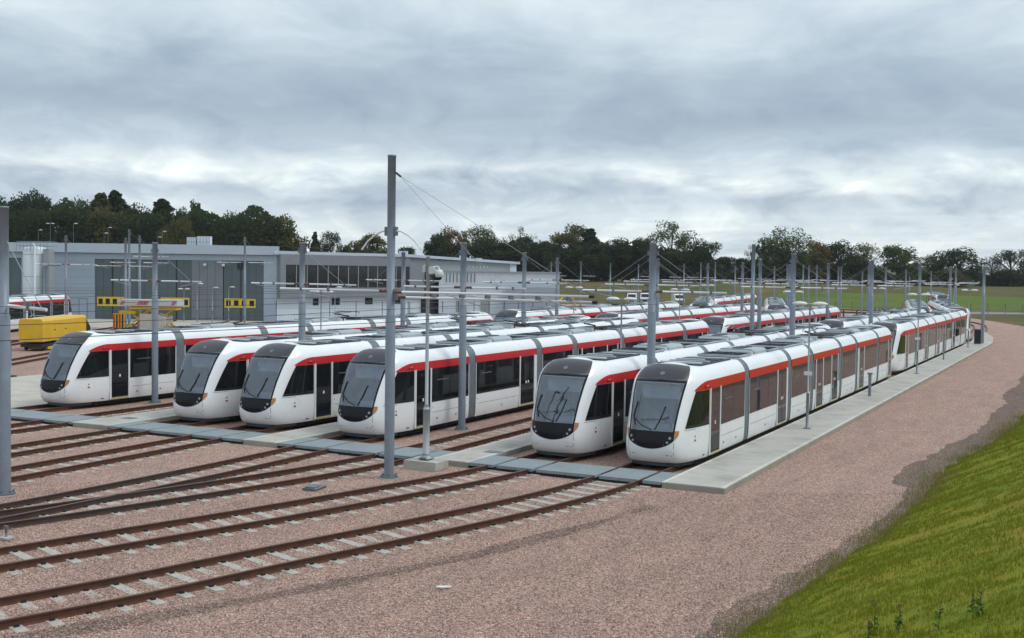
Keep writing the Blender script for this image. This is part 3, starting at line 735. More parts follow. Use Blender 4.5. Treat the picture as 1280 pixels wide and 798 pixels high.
        for sgn in (-1, 1):
            for (s0, z0, hw, hh, mt) in ((.46, .56, .05, .012, M_gang), (.46, .535, .05, .012, M_sticker), (.56, .55, .018, .02, M_amber)):
                c0 = S(sgn*s0, z0, .006); tx = (S(sgn*s0+.02, z0)-S(sgn*s0-.02, z0)).normalized()
                q = [c0+tx*a*hw+Vector((0, 0, c_*hh)) for a, c_ in ((-1, -1), (1, -1), (1, 1), (-1, 1))]
                if end: q = [Vector((p.x, TL-p.y, p.z)) for p in q]
                b.poly(q, mt)
        b.build('bumper_marker', root)
        # bumper skirt under the nose
        b = MB(); P = []
        for z, k in ((.285, .97), (.22, .955), (.14, .93)):
            P.append([Vector((S(s, .28).x*k, .12+S(s, .28).y*1.0, z)) for s in cols[6:-6]])
        b.grid(fl(P), M_bumper, True, flip=bool(end)); b.build('bumper', root)
        # cab side windows and band swoops
        for sgn in (-1, 1):
            b = MB(); rows = []
            zs_ = [1.42+(2.63-1.42)*i/12 for i in range(13)]
            for z in zs_:
                yf = .60+(z-1.42)*.50+.12*((z-1.42)/1.2)**2; yf = max(yf, wz(z)[1]+.25)
                rows.append([S(sgn*s_of_y(yf+(2.29-yf)*j/12, z), z, .008) for j in range(13)])
            b.grid(fl(rows), M_win, True, matf=lambda i, j: M_black if i == 0 else M_win, flip=bool(end) ^ (sgn > 0)); b.build('cab_side_window', root)
            b = MB(); rows = []
            n = 16
            for i in range(n+1):
                y = 1.24+(2.32-1.24)*i/n; zt = 2.645+(2.945-2.645)*math.sin(min(1, i/n)*math.pi/2)**.85
                rows.append([S(sgn*s_of_y(y, z), z, .009) for z in [2.637+(zt-2.637)*q/4 for q in range(5)]])
            b.grid(fl(rows), M_red, True, flip=bool(end) ^ (sgn < 0)); o = b.build('colour_band', root)
            # little red marker light over the door and side marker
            b = MB(); q = [S(sgn*s_of_y(2.2, 2.72), 2.72, .02), ]
            c0 = S(sgn*s_of_y(1.95, 2.75), 2.75, .03); c1 = S(sgn*s_of_y(2.2, 2.77), 2.77, .03)
            if end: c0.y = TL-c0.y; c1.y = TL-c1.y
            b.tube([c0, c1], .035, M_redlens, 6); b.build('marker_lamp', root)
            b = MB()
            for (y_, z_, hy_, hz_, mt) in ((1.2, .98, .06, .03, M_redlens), (1.2, 1.12, .03, .035, M_gang), (1.95, .40, .07, .022, M_black)):
                c0 = S(sgn*s_of_y(y_, z_), z_, .006); c1 = S(sgn*s_of_y(y_+.1, z_), z_, .006); ty = (c1-c0).normalized()
                q = [c0+ty*a*hy_+Vector((0, 0, c_*hz_)) for a, c_ in ((-1, -1), (1, -1), (1, 1), (-1, 1))]
                if end: q = [Vector((p.x, TL-p.y, p.z)) for p in q]
                b.poly(q, mt)
            b.build('side_marker', root)
        # driver's cab seen through the windscreen
        b = MB()
        Y = (lambda y: TL-y) if end else (lambda y: y)
        def bx(x0, x1, ya, yb, z0, z1, mt): b.box(x0, x1, min(Y(ya), Y(yb)), max(Y(ya), Y(yb)), z0, z1, mt)
        bx(-.95, .95, .6, 2.28, .8, .86, M_seat); bx(-1.22, 1.22, 2.26, 2.30, .85, 3.1, M_inwall); bx(-.36, .36, 2.23, 2.26, .9, 2.75, M_seat)
        bx(-.70, .70, .40, .95, .9, 1.34, M_dash); bx(-.4, .4, .85, 1.0, 1.34, 1.5, M_dash); bx(-.68, .68, 1.12, 1.14, 2.35, 2.78, M_inwall)
        bx(-.9, .9, 1.6, 2.28, 3.0, 3.03, M_inwall)
        b.build('cab_interior', root)
        b = MB(); b.box(-.28, .28, min(Y(1.2), Y(1.65)), max(Y(1.2), Y(1.65)), 1.3, 1.42, M_seat, ch=.03); b.box(-.27, .27, min(Y(1.63), Y(1.75)), max(Y(1.63), Y(1.75)), 1.4, 2.2, M_seat, ch=.04); b.build('driver_seat', root)
    # gangway bellows
    for j in JO:
        b = MB(); k = .018
        sec = [(x-k, z) for x, z in SEC]; sec = [(-x, z) for x, z in sec]+[(x, z) for x, z in sec[::-1]]
        ysn = 9; rows = []
        for x, z in sec:
            r_ = []
            for q in range(ysn):
                y = j-JH-.002+(2*JH+.004)*q/(ysn-1); f = 1-(.010 if q % 2 else 0); r_.append((x*f, y, z*f if z > 3 else z))
            rows.append(r_)
        b.grid(rows, M_gang, False); b.quad((-.95, j-JH, 3.35), (.95, j-JH, 3.35), (.95, j+JH, 3.35), (-.95, j+JH, 3.35), M_gang)
        b.build('gangway', root)
    # sides: band, windows, doors
    XB = 1.325
    doors = [(2.43, 3.48), (11.55, 12.95), (18.65, 20.05), (TL-20.05, TL-18.65), (TL-12.95, TL-11.55), (TL-3.48, TL-2.43)]
    segs = [(ends[i], ends[i+1]) for i in range(0, len(ends), 2)]
    for sgn in (-1, 1):
        for si, (a, c) in enumerate(segs):
            b = MB(); o_ = .006
            pr = [(1.325+o_, 2.635), (1.318+o_, 2.80), (1.302+o_, 2.945)]
            b.grid([[(sgn*x, a, z) for x, z in pr], [(sgn*x, c, z) for x, z in pr]], M_red, True, flip=sgn > 0); b.build('colour_band', root)
            cuts = [(d0-.11, d1+.11) for d0, d1 in doors if d0 > a-.3 and d1 < c+.3]
            pos = a+(.05 if si else 0); wl = []
            for d0, d1 in cuts:
                if d0-pos > .25: wl.append((pos, d0))
                pos = d1
            if c-.05-pos > .25: wl.append((pos, c-.05))
            for (wa, wb) in wl:
                b = MB(); zb = 1.27; x_ = sgn*(XB+.007)
                n_ = max(1, round((wb-wa)/1.5))
                for q in range(n_):
                    ya = wa+(wb-wa)*q/n_; yb = wa+(wb-wa)*(q+1)/n_
                    b.quad((x_, ya+.012, zb), (x_, yb-.012, zb), (x_, yb-.012, 2.632), (x_, ya+.012, 2.632), M_win)
                    b.quad((x_-sgn*.003, ya-.002, zb-.015), (x_-sgn*.003, yb+.002, zb-.015), (x_-sgn*.003, yb+.002, 2.634), (x_-sgn*.003, ya-.002, 2.634), M_black)
                if (wb-wa) > 1.9:   # hopper window line
                    b.box(min(x_, x_+sgn*.012), max(x_, x_+sgn*.012), wa+.45, wa+1.35, 2.13, 2.16, M_gang)
                b.build('window', root)
            # lower panel seams and handles
            b = MB(); x_ = sgn*(XB+.002)
            y = a+.35
            for q in range(2):
                yy = a+(c-a)*(.4+.35*q)
                b.quad((x_, yy-.05, .55), (x_, yy+.05, .55), (x_, yy+.05, .60), (x_, yy-.05, .60), M_black)
            free = [p for p in wl]
            for (wa, wb) in free:
                b.quad((x_, wa+.1, .835), (x_, wb-.1, .835), (x_, wb-.1, .848), (x_, wa+.1, .848), M_gang)
                b.quad((x_, wa+.1, 1.03), (x_, wa+.16, 1.03), (x_, wa+.16, 1.06), (x_, wa+.1, 1.06), M_gang)
            b.build('panel_line', root)
        for (d0, d1) in doors:
            b = MB(); x_ = sgn*(XB+.012); leaves = [(d0, d1)] if d1-d0 < 1.2 else [(d0, (d0+d1)/2), ((d0+d1)/2, d1)]
            for (ya, yb) in leaves:
                b.quad((x_-sgn*.003, ya, .40), (x_-sgn*.003, yb, .40), (x_-sgn*.003, yb, 2.634), (x_-sgn*.003, ya, 2.634), M_black)
                b.quad((x_, ya+.035, .98), (x_, yb-.035, .98), (x_, yb-.035, 2.60), (x_, ya+.035, 2.60), M_win)
                b.quad((x_, ya+.035, .46), (x_, yb-.035, .46), (x_, yb-.035, .96), (x_, ya+.035, .96), M_mask)
                yc = (ya+yb)/2 if len(leaves) == 1 else (yb-.12 if ya == d0 else ya+.12)
                b.box(min(x_, x_+sgn*.01), max(x_, x_+sgn*.01), yc-.05, yc+.05, 1.36, 1.48, M_sticker)
            dr = b.build('door', root)
            b = MB(); b.box(*sorted((x_-sgn*.01, x_+sgn*.025)), d0-.0, d1+.0, .33, .40, M_sill); b.build('sill', dr)
            for yy in (d0-.055, d1+.055):
                b = MB(); b.box(*sorted((x_-sgn*.02, x_+sgn*.018)), yy-.05, yy+.05, .34, 2.66, M_post); b.build('door_post', root)
    # underframe and wheels
    for si, (a, c) in enumerate(segs):
        b = MB(); b.box(-1.08, 1.08, a-.3 if si else a-.7, c+.3 if si < 6 else c+.7, .10, .34, M_under)
        b.build('underframe', root)
    for yb in (5.2, 16.4, TL-16.4, TL-5.2):
        for dy in (-.85, .85):
            b = MB()
            for sgn in (-1, 1): b.tube([(sgn*.70, yb+dy, .46), (sgn*.82, yb+dy, .46)], .30, M_black, 14)
            b.build('wheelset', root)
    # roof equipment per module
    mids = [(a+c)/2 for a, c in segs]; ZR = 3.33
    def cooler(a, c):
        b = MB()
        b.box(-.82, .82, a, c, ZR, 3.43, M_rdark)
        y = a+.1
        for (p, q, x0, x1, z, mt) in ((0, .10, -.74, .74, 3.49, M_rlite), (.10, .28, -.70, .5, 3.45, M_rdark), (.28, .36, -.74, .74, 3.47, M_rgrey), (.36, .50, -.2, .72, 3.45, M_rdark), (.5, .58, -.74, .3, 3.475, M_rlite), (.60, .86, -.72, .72, 3.46, M_rdark), (.88, 1, -.72, .72, 3.45, M_rgrey)):
            b.box(x0, x1, a+(c-a)*p+.03, a+(c-a)*q-.03, 3.40, z, mt)
        return b.build('roof_equipment', root)
    def slats(a, c):
        b = MB(); b.box(-.8, .8, a, c, ZR, 3.40, M_rdark)
        for x in (-.82, -.3, .3, .82): b.box(x-.035, x+.035, a, c, 3.40, 3.47, M_rgrey if x > .5 else M_rdark)
        n_ = int((c-a)/.55)
        for q in range(n_+1): y = a+(c-a)*q/n_; b.box(-.8, .8, y-.05, y+.05, 3.40, 3.48, M_rdark if q % 4 else M_rgrey)
        return b.build('roof_rack', root)
    def hvac(a, c):
        b = MB(); T = None
        pts = [(-.78, a, ZR), (-.78, a, 3.48), (-.64, a, 3.58), (.64, a, 3.58), (.78, a, 3.48), (.78, a, ZR)]
        b.prism(pts, (0, c-a, 0), M_rgrey)
        for q in range(3): y = a+(c-a)*(.2+.3*q); b.lathe([(.26, 0), (.26, .03), (.22, .035)], (0, y, 3.58), M_rdark, 14)
        b.box(-.72, .72, a-.35, a-.02, ZR, 3.52, M_rlite)
        return b.build('air_conditioner', root)
    def ramp_panel(a, c):
        b = MB(); b.prism([(-.84, a, ZR), (-.84, a, 3.46), (.84, a, 3.46), (.84, a, ZR)], (0, c-a, 0), M_rlite)
        b.box(-.84, .84, a+.1, c-.1, 3.465, 3.50, M_rgrey)
        return b.build('roof_cover', root)
    cooler(2.9, 6.4)
    slats(7.5, 9.2); hvac(9.9, 11.7); slats(11.8, 13.4)
    slats(14.3, 17.6)
    hvac(18.7, 20.3)
    # pantograph, folded
    b = MB()
    for x in (-.55, .55): b.tube([(x, 22.0, 3.55), (x, 23.6, 3.55)], .03, M_black, 6)
    for y in (22.0, 22.8, 23.6): b.tube([(-.6, y, 3.55), (.6, y, 3.55)], .03, M_black, 6)
    for x in (-.5, .5):
        for y in (22.1, 23.5): b.tube([(x, y, 3.33), (x, y, 3.55)], .05, M_insul, 6)
    b.tube([(0, 23.4, 3.62), (0, 21.9, 3.80)], .045, M_black, 6); b.tube([(-.12, 21.9, 3.80), (-.35, 23.2, 3.90)], .025, M_poled, 6); b.tube([(.12, 21.9, 3.80), (.35, 23.2, 3.90)], .025, M_poled, 6)
    for y in (23.1, 23.4): b.tube([(-.85, y, 3.84), (-.65, y, 3.93), (.65, y, 3.93), (.85, y, 3.84)], .022, M_poled, 6)
    b.box(-.7, .7, 21.3, 21.6, ZR, 3.60, M_rgrey); b.box(-.45, .45, 23.7, 24.1, ZR, 3.55, M_rdark)
    b.build('pantograph', root)
    slats(TL-17.6, TL-14.3); hvac(TL-11.7, TL-9.9); cooler(TL-13.4, TL-11.8); slats(TL-9.2, TL-7.5); cooler(TL-6.4, TL-2.9)
    return root

tram0 = make_tram()
NEAR = {  # track: list of (y0, label)
 '6': [(36.15, 'front tram of the outer line with an orange reflection painted into its red band, beside the long concrete platform'), (79.3, 'tram with orange reflection painted on its band, standing end-on behind the front tram of the outer line'), (124.6, 'third tram back on the outer line, its nose showing past the platform end')],
 '5': [(36.25, 'red-banded tram just left of the outermost front tram'), (80.2, 'tram whose dark hood shows between the two rightmost lines in the second row'), (124.8, 'small distant tram nose beside the last one on the outer line')],
 '4': [(36.3, 'long red-banded tram behind the tall pole and the camera mast'), (79.9, 'tram facing us right behind the tail of the long tram at the tall pole')],
 '3': [(36.4, 'front tram third from the left, its nose left of the tall pole'), (119.0, 'small distant tram facing us far behind the third line')],
 '2': [(36.4, 'front tram second from the left, close beside its right neighbour'), (80.6, 'second-row tram whose roof shows behind the second line from the left')],
 '1': [(37.0, 'leftmost front tram of the yard, right of the yellow wagon'), (80.8, 'second-row tram on the leftmost line, its hood by the depot annex')],
 '1b': [(118.5, 'distant tram with a grey hood near the parked white vans')],
}
first = True
M_bandnames = {}
for k, lst in NEAR.items():
    for (y0, lab) in lst:
        if first:
            t_ = tram0; t_.location = (TX[k]+.05, y0, 0); t_['label'] = lab; first = False
        else:
            t_ = copy_thing(tram0, (TX[k]+.05, y0, 0), R({'6': 10, '5': 9, '3': 15, '1b': 17}[k]) if y0 > 100 else 0, lab)
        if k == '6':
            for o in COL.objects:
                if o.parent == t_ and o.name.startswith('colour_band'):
                    o.material_slots[0].link = 'OBJECT'; o.material_slots[0].material = M_orange  # red band with the ballast's orange reflection in its colour
COPYFIX = True
# copies made after the orange override share its slot link: reset them
# depot tram on the far left and a distant one on the curve
pf = G(-50.0, 128.5); po = pf-GF*TL
copy_thing(tram0, (po.x, po.y, 0), YAW, 'tram beside the depot behind the yellow wagon, far left')
q = at(938, 372, 188); copy_thing(tram0, (q.x+6, q.y-42, 0), R(8), 'distant tram on the curve behind the vans, seen along its red side')
q = at(1166, 374, 205); copy_thing(tram0, (q.x+2, q.y-2, 0), R(10), 'most distant tram, on the curve left of the twin lamp near the grass')

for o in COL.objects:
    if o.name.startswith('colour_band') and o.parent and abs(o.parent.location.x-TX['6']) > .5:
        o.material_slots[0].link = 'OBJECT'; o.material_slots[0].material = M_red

# ------------------------------------------------------------------ overhead line poles
def ole_pole(X, Y, H, label, arms=(-2.9, 2.9), az_=5.93, thin=1.0, rz=0, base=0.0, group='overhead line poles of the tram yard'):
    e = empty('overhead_line_pole', (X, Y, base), label, 'pole', group, rz)
    b = MB(); r0, r1 = .155*thin, .127*thin
    hs = min(H*.66, 5.15)
    b.tube([(0, 0, .06), (0, 0, hs), (0, 0, hs+.06)], [r0, r0, r1], M_pole, 20, cap=False); b.tube([(0, 0, hs+.05), (0, 0, H)], r1, M_pole, 20)
    b.lathe([(r1+.012, 0), (r1+.012, .06)], (0, 0, H-.02), M_pole, 16)
    b.build('pole', e)
    b = MB(); b.lathe([(.30, 0), (.30, .035)], (0, 0, .03), M_poled, 20)
    for k in range(6):
        a = k*math.pi/3; x, y = .24*math.cos(a), .24*math.sin(a); b.tube([(x, y, -.03), (x, y, .13)], .02, M_poled, 6); b.lathe([(.035, 0), (.035, .03)], (x, y, .066), M_poled, 6)
    b.lathe([(.36, 0), (.34, .06)], (0, 0, -.04), M_concs, 20)
    b.build('base_plate', e)
    for ax in arms:
        sg = math.copysign(1, ax)
        b = MB(); b.tube([(sg*.16, 0, az_), (sg*.42, 0, az_)], .055, M_insul, 8); b.tube([(sg*.42, 0, az_), (ax, 0, az_)], .035, M_tube, 8)
        for f in (.55, .8): b.box(ax*f-.04, ax*f+.04, -.05, .05, az_-.06, az_+.06, M_poled)
        b.tube([(ax*.92, 0, az_-.05), (ax*.55, .05, az_-.24)], .016, M_lampgrey, 5)
        b.build('cantilever_arm', e)
        if H > 10 and sg < 0 and ax < -4: continue
        b = MB(); b.tube([(sg*.14, 0, H-.35), (ax*.78, 0, az_+.05)], .007, M_rope, 5); b.box(sg*.10, sg*.22, -.03, .03, H-.45, H-.28, M_poled); b.build('tie_rod', e)
    return e
COLN = {-15.45: 'nearest the long platform', -23.75: 'in the second column from the platform', -32.05: 'in the third column from the platform', -40.9: 'in the leftmost column'}
ROWN = {41.4: 'front row', 63.4: 'second row', 87.0: 'third row', 111.0: 'fourth row', 134.0: 'fifth row', 157.0: 'sixth row'}
SPEC = {(-15.45, 41.4): 'tall grey pole rising between the two rightmost front trams', (-23.75, 41.4): 'grey pole beside the long tram, right of the camera mast', (-32.05, 41.4): 'grey pole behind the front trams, in front of the office windows', (-40.9, 41.4): 'grey pole standing right beside the leftmost front tram'}
for X, cn in COLN.items():
    for Y, rn in ROWN.items():
        if Y > 140 and X < -30: continue
        Y2 = Y if Y < 120 else Y + (X+15)*.25
        ole_pole(X-(Y > 150)*2, Y2, 7.75, SPEC.get((X, Y), 'grey overhead line pole %s, %s back' % (cn, rn)), thin=1.0)
ole_pole(-22.2, 79.5, 8.7, 'slightly taller grey pole behind the second row of tram noses', arms=())
ole_pole(-10.9, 121.3, 7.6, 'lone grey pole at the far end of the long platform', arms=())
# far and left ones, placed where they stand out
for px, D, H, lab in ((82.5, 118, 9.6, 'grey pole in front of the white tank and depot wall'), (157, 121, 9.5, 'grey pole left of the pair before the depot doors'), (161.5, 128, 10.6, 'taller grey pole of the pair before the depot doors'), (174.5, 126, 9.9, 'thin grey pole between the depot doors'), (306, 133, 10.1, 'grey pole in front of the rightmost depot door')):
    x, y = ray_xy(px, D); ole_pole(x, y, H, lab, arms=(-3.2, 3.2) if px != 161.5 else (4.4,), az_=H-2.9, thin=.95, rz=YAW)
for i, (px, D, H) in enumerate([(689, 190, 8.2), (726, 200, 8.4), (763, 210, 8.3), (798, 215, 8.2), (855, 205, 8.3), (876, 190, 8.4), (894, 185, 8.4), (919, 175, 7.8), (968, 170, 7.8), (984, 150, 7.9), (1004, 165, 8), (1011, 172, 8), (1021, 150, 7.9), (1048, 165, 7.8), (1051.5, 175, 7.9), (1078, 170, 7.2), (1132.5, 165, 7.6), (1137, 190, 6.6), (1164, 195, 7.5)]):
    x, y = ray_xy(px, D); ole_pole(x, y, H, 'distant thin pole in front of the far trees', arms=(-2.6, 2.6) if i % 4 == 0 else ((2.6,) if i % 2 else ()), thin=.85, rz=YAW*.5, group='distant thin poles in front of the far trees')
# big strain pole near the middle
e = ole_pole(-20.2, 30.6, 10.2, 'tallest grey pole, in the middle, with long white arms and stay ropes', arms=(-4.4,), az_=5.95, thin=1.02)
b = MB()
for yy, zz in ((-.12, 5.93), (.12, 5.76)):
    b.tube([(.22, yy, zz), (.5, yy, zz)], .05, M_insul, 8); b.tube([(.5, yy, zz), (6.9, yy, zz)], .036, M_tube, 8)
    b.tube([(6.9, yy, zz), (7.05, yy, zz)], .045, M_black, 8)
for x in (1.6, 2.6, 3.5, 4.3, 5.2, 6.2): b.box(x-.03, x+.03, -.14, .14, 5.79, 5.90, M_poled)
b.tube([(2.0, 0, 5.9), (3.3, .1, 5.52)], .02, M_lampgrey, 5); b.tube([(5.2, 0, 5.9), (6.4, .1, 5.52)], .02, M_lampgrey, 5)
b.build('cantilever_arm', e)
for x_, z_ in ((6.75, 6.0), (4.05, 6.0)):
    b = MB(); b.tube([(.16, 0, 9.68), (.34, 0, 9.55)], .035, M_poled, 6); b.tube([(.34, 0, 9.55), (x_, 0, z_)], .0065, M_rope, 5); b.build('stay_rope', e)
for sg in (-1, 1):
    b = MB(); b.tube([(sg*.15, 0, 7.85), (sg*.35, 0, 7.84), (sg*.62, 0, 7.72), (sg*.9, 0, 7.52), (sg*1.12, 0, 7.26)], .028, M_tube, 8); b.box(min(sg*.12, sg*.22), max(sg*.12, sg*.22), -.06, .06, 7.7, 7.98, M_poled); b.build('curved_bracket', e)
b = MB(); b.box(.14, .24, -.06, .06, 5.68, 6.02, M_poled); b.build('clamp', e)
# left-edge pole
e = ole_pole(-28.1, 22.55, 8.25, 'thick grey pole at the left edge of the picture', arms=(), thin=1.15)
b = MB(); b.tube([(.2, 0, 5.45), (1.75, 0, 5.38)], .05, M_tube, 8); b.box(1.0, 1.1, -.06, .06, 5.33, 5.58, M_poled); b.tube([(1.05, 0, 5.5), (1.05, .1, 5.2), (1.6, .1, 5.2)], .015, M_lampgrey, 5); b.build('cantilever_arm', e)
b = MB(); b.tube([(.15, 0, 7.3), (1.55, 0, 5.42)], .012, M_rope, 5); b.build('tie_rod', e)

# contact wires
for k, x in TX.items():
    b = MB(); pts = []; y = -4
    while y <= 158: pts.append((x+(.18 if (y//16) % 2 else -.18), y, 5.56+.03*math.sin(y*.25))); y += 8
    b.tube(pts, .0065, M_wire, 4, cap=False)
    o = b.build('contact_wire'); tag(o, {'6': 'overhead wire above the outer line of trams', '5': 'overhead wire above the second line from the right', '4b': 'overhead wire above the empty bay right of the tall pole', '4': 'overhead wire above the long tram behind the tall pole', '3': 'overhead wire above the third tram line from the left', '2': 'overhead wire above the second tram line from the left', '1b': 'overhead wire above the empty track by the leftmost tram', '1': 'overhead wire above the leftmost tram line'}[k], 'overhead wire', 'overhead wires strung along the tracks')

# ------------------------------------------------------------------ lamp columns on the platforms
def lamp(X, Y, label, H=5.25, twin=True, base=.17, sign=False, rz=0, group='slim lamp columns of the tram yard'):
    e = empty('lamp_column', (X, Y, base), label, 'lamp', group, rz)
    b = MB(); b.tube([(0, 0, 0), (0, 0, 1.5)], .062, M_pole, 10); b.tube([(0, 0, 1.5), (0, 0, H-.05)], .036, M_lampgrey, 10); b.box(-.14, .14, -.14, .14, 0, .03, M_poled); b.build('column', e)
    for sg in ((-1, 1) if twin else (1,)):
        b = MB(); b.lathe([(.02, -.05), (.20, -.05), (.27, -.01), (.25, .04), (.15, .09), (.02, .11)], (sg*.42, 0, H), M_lamphead, 14, 1.25, .8); b.tube([(0, 0, H), (sg*.3, 0, H+.02)], .025, M_lampgrey, 6); b.build('lamp_head', e)
    if sign: b = MB(); b.box(-.17, .17, -.055, -.04, 2.25, 2.42, M_sticker); b.build('sign_plate', e)
    return e
lamp(-11.12, 48.6, 'slim twin-headed lamp with a white plate, near end of the long platform', sign=True)
lamp(-11.2, 80.3, 'slim twin-headed lamp with a white plate, middle of the long platform', sign=True)
lamp(-11.4, 113.5, 'slim twin-headed lamp near the far end of the long platform')
for X, n_ in ((-19.6, 'between the long tram and the second tram from the right'), (-27.9, 'just left of the long tram, behind the tall pole'), (-36.4, 'on the strip right of the leftmost tram')):
    lamp(X, 48.6, 'slim twin-headed lamp ' + n_)
    lamp(X, 80.5, 'slim twin-headed lamp in the second row, ' + n_.replace('just ', ''))
    lamp(X, 113.5, 'slim twin-headed lamp in the third row, ' + n_.replace('just ', ''))
for px, D, H, tw, lab in ((230, 140, 3.9, True, 'short twin-headed lamp before the middle depot door'), (286, 135, 4.3, False, 'short single-headed lamp left of the rightmost depot door'), (246.5, 138, 4.6, False, 'thin lamp column with a small box by the depot doors'), (265.5, 136, 4.2, False, 'thin bare lamp column between the depot doors'), (419, 112, 4.8, False, 'thin single lamp before the office windows'), (1186, 215, 6.2, False, 'lamp with a white head before the far grass'), (1193, 160, 5.5, False, 'small lamp behind the second row of the outer line')):
    x, y = ray_xy(px, D); lamp(x, y, lab, H, tw, 0, rz=YAW)
for px, py, D, tw in ((63, 280, 200, True), (92, 280, 198, False), (48, 288, 205, False), (130, 292, 200, False), (135, 285, 210, False), (197, 297, 205, False), (203, 290, 210, False)):
    x, y = ray_xy(px, D); hh = zat(px, py, D); lamp(x, y, 'tall street lamp behind the depot roof, before the dark trees', hh, tw, 0, rz=YAW, group='tall street lamps behind the depot')
# small things on the long platform
for (X, Y, hh, lab, w_) in ((-11.26, 63.6, 1.15, 'short grey post with a box top on the platform', .07), (-11.3, 95, 1.9, 'taller slim grey post halfway along the platform', .05)):
    e = empty('platform_post', (X, Y, .17), lab, 'post', 'posts on the platform'); b = MB(); b.box(-w_, w_, -w_, w_, 0, hh, M_pole, ch=.015); b.build('post', e); b = MB(); b.box(-w_*1.7, w_*1.7, -w_*1.7, w_*1.7, hh, hh+.12, M_pole, ch=.02); b.build('cap', e)
e = empty('control_cabinet', (-11.15, 119.6, .17), 'dark grey cabinet at the foot of the last platform pole', 'cabinet'); b = MB(); b.box(-.32, .32, -.22, .22, .02, 1.45, M_poled, ch=.02); b.build('housing', e); b = MB(); b.box(-.27, .27, -.235, -.222, .12, 1.36, M_dark); b.build('door', e)
# camera mast
e = empty('camera_mast', (-20.15, 32.75, -.02), 'beige camera mast on a square concrete plinth right of the tall pole', 'camera mast')
b = MB(); b.box(-.62, .62, -.42, .42, 0, .30, M_conc, ch=.02); b.build('plinth', e)
b = MB(); b.prism([(-.20, -.20, .33), (.20, -.20, .33), (.20, .20, .33), (-.20, .20, .33)], (0, 0, .03), M_pole); b.prism([(-.10, -.24, .36), (.10, -.24, .36), (.10, .24, .36), (-.10, .24, .36)], (0, 0, .04), M_poled); b.tube([(0, 0, .36), (0, 0, .50)], [.20, .12], M_lampgrey, 8)
b.tube([(0, 0, .5), (0, 0, 2.0)], .115, M_lampgrey, 8); b.tube([(0, 0, 2.0), (0, 0, 2.15)], [.115, .068], M_lampgrey, 8); b.tube([(0, 0, 2.15), (0, 0, 7.1)], .060, M_lampgrey, 8)
b.build('mast', e)
b = MB(); b.box(-.16, -.07, -.08, .08, 6.58, 6.82, M_lamphead, ch=.02); b.box(.07, .27, -.08, .08, 6.52, 6.78, M_lamphead, ch=.03); b.build('housing', e)
b = MB(); b.tube([(.25, 0, 6.72), (.33, 0, 6.78), (.42, 0, 6.74), (.44, 0, 6.66)], .03, M_lamphead, 8); b.build('bracket', e)
b = MB(); b.lathe([(.02, .16), (.10, .14), (.14, .06), (.14, -.05), (.11, -.10)], (.44, 0, 6.52), M_lamphead, 16); b.lathe([(.095, 0), (.075, -.07), (.03, -.10)], (.44, 0, 6.42), M_mask, 14); b.build('dome_camera', e)

for px, py, D, lab in ((162, 523, 48.9, 'small dark access cover in the concrete strip right of the leftmost tram'), (617, 565, 41.1, 'small dark access cover in the concrete strip right of the camera mast')):
    p = at(px, py, D); e = empty('access_cover', (p.x, p.y, .172), lab, 'access cover', 'access covers in the concrete strips')
    b = MB(); b.box(-.30, .30, -.24, .24, .0, .008, M_poled, ch=.002); b.build('frame', e); b = MB(); b.box(-.25, .25, -.19, .19, .0085, .012, M_gang, ch=.001); b.build('lid', e)
# little trackside objects
e = empty('point_machine', (-21.1, 27.9, 0), 'flat grey point machine cover on the ballast left of the tall pole', 'point machine', None, R(8)); b = MB(); b.box(-.22, .22, -.36, .36, -.01, .07, M_poled, ch=.03); b.build('housing', e); b = MB(); b.box(-.16, .16, -.30, .02, .071, .10, M_poled, ch=.015); b.build('lid', e)
e = empty('track_marker', (-23.5, 18.9, 0), 'small grey marker stand at the left edge beside the turnout', 'marker'); b = MB(); b.box(-.18, .18, -.12, .12, 0, .05, M_conc); b.build('foot', e); b = MB(); b.tube([(0, 0, .05), (0, 0, .3)], .03, M_poled, 6); b.box(-.06, .06, -.03, .03, .22, .32, M_poled); b.build('post', e)
b = MB(); s_ = [(-.16, -.03), (-.05, -.06), (.12, -.02), (.17, .05), (.04, .05), (-.14, .03)]; b.prism([(x, y, .0) for x, y in s_], (0, 0, .03), M_sticker); o = b.build('scrap', None, (-12.15, 20.5, .01), .5); tag(o, 'white scrap of plastic lying on the pink ballast', 'litter')
# bollard / buffer sign left of leftmost tram
x, y = ray_xy(25, 72); 
e = empty('marker_post', (-57.5, 46.6, -.02), 'grey post on a black foot left of the leftmost tram', 'post'); b = MB(); b.tube([(0, 0, .05), (0, 0, 2.0)], .07, M_pole, 8); b.build('post', e); b = MB(); b.box(-.3, .3, -.2, .2, 0, .10, M_black, ch=.03); b.build('foot', e)

# ------------------------------------------------------------------ yellow wagon
o_ = G(-36.85, 88)
e = empty('works_wagon', (o_.x, o_.y, 0), 'boxy yellow works wagon on the ballast at the far left', 'wagon', None, YAW)
b = MB(); b.prism([(-.92, 0, .72), (.92, 0, .72), (.92, 0, 2.28), (.80, 0, 2.45), (-.80, 0, 2.45), (-.92, 0, 2.28)], (0, 9.0, 0), M_yellow); b.build('body', e)
b = MB()
for y in (1.2, 3.2, 5.2, 7.0): b.box(.922, .93, y, y+.02, .65, 2.2, M_yellow)
b.box(.922, .935, .6, 8.4, 1.95, 1.98, M_yellow)
for y in (2.2, 4.4): b.box(.922, .94, y, y+.3, 1.5, 1.58, M_dark)
b.build('hatch', e)
b = MB(); b.box(-.83, .83, .1, 8.9, .30, .54, M_under); b.box(-.85, .85, 1.2, 3.4, .08, .29, M_yellow); b.box(-.85, .85, 5.0, 6.6, .08, .29, M_yellow); b.build('underframe', e)
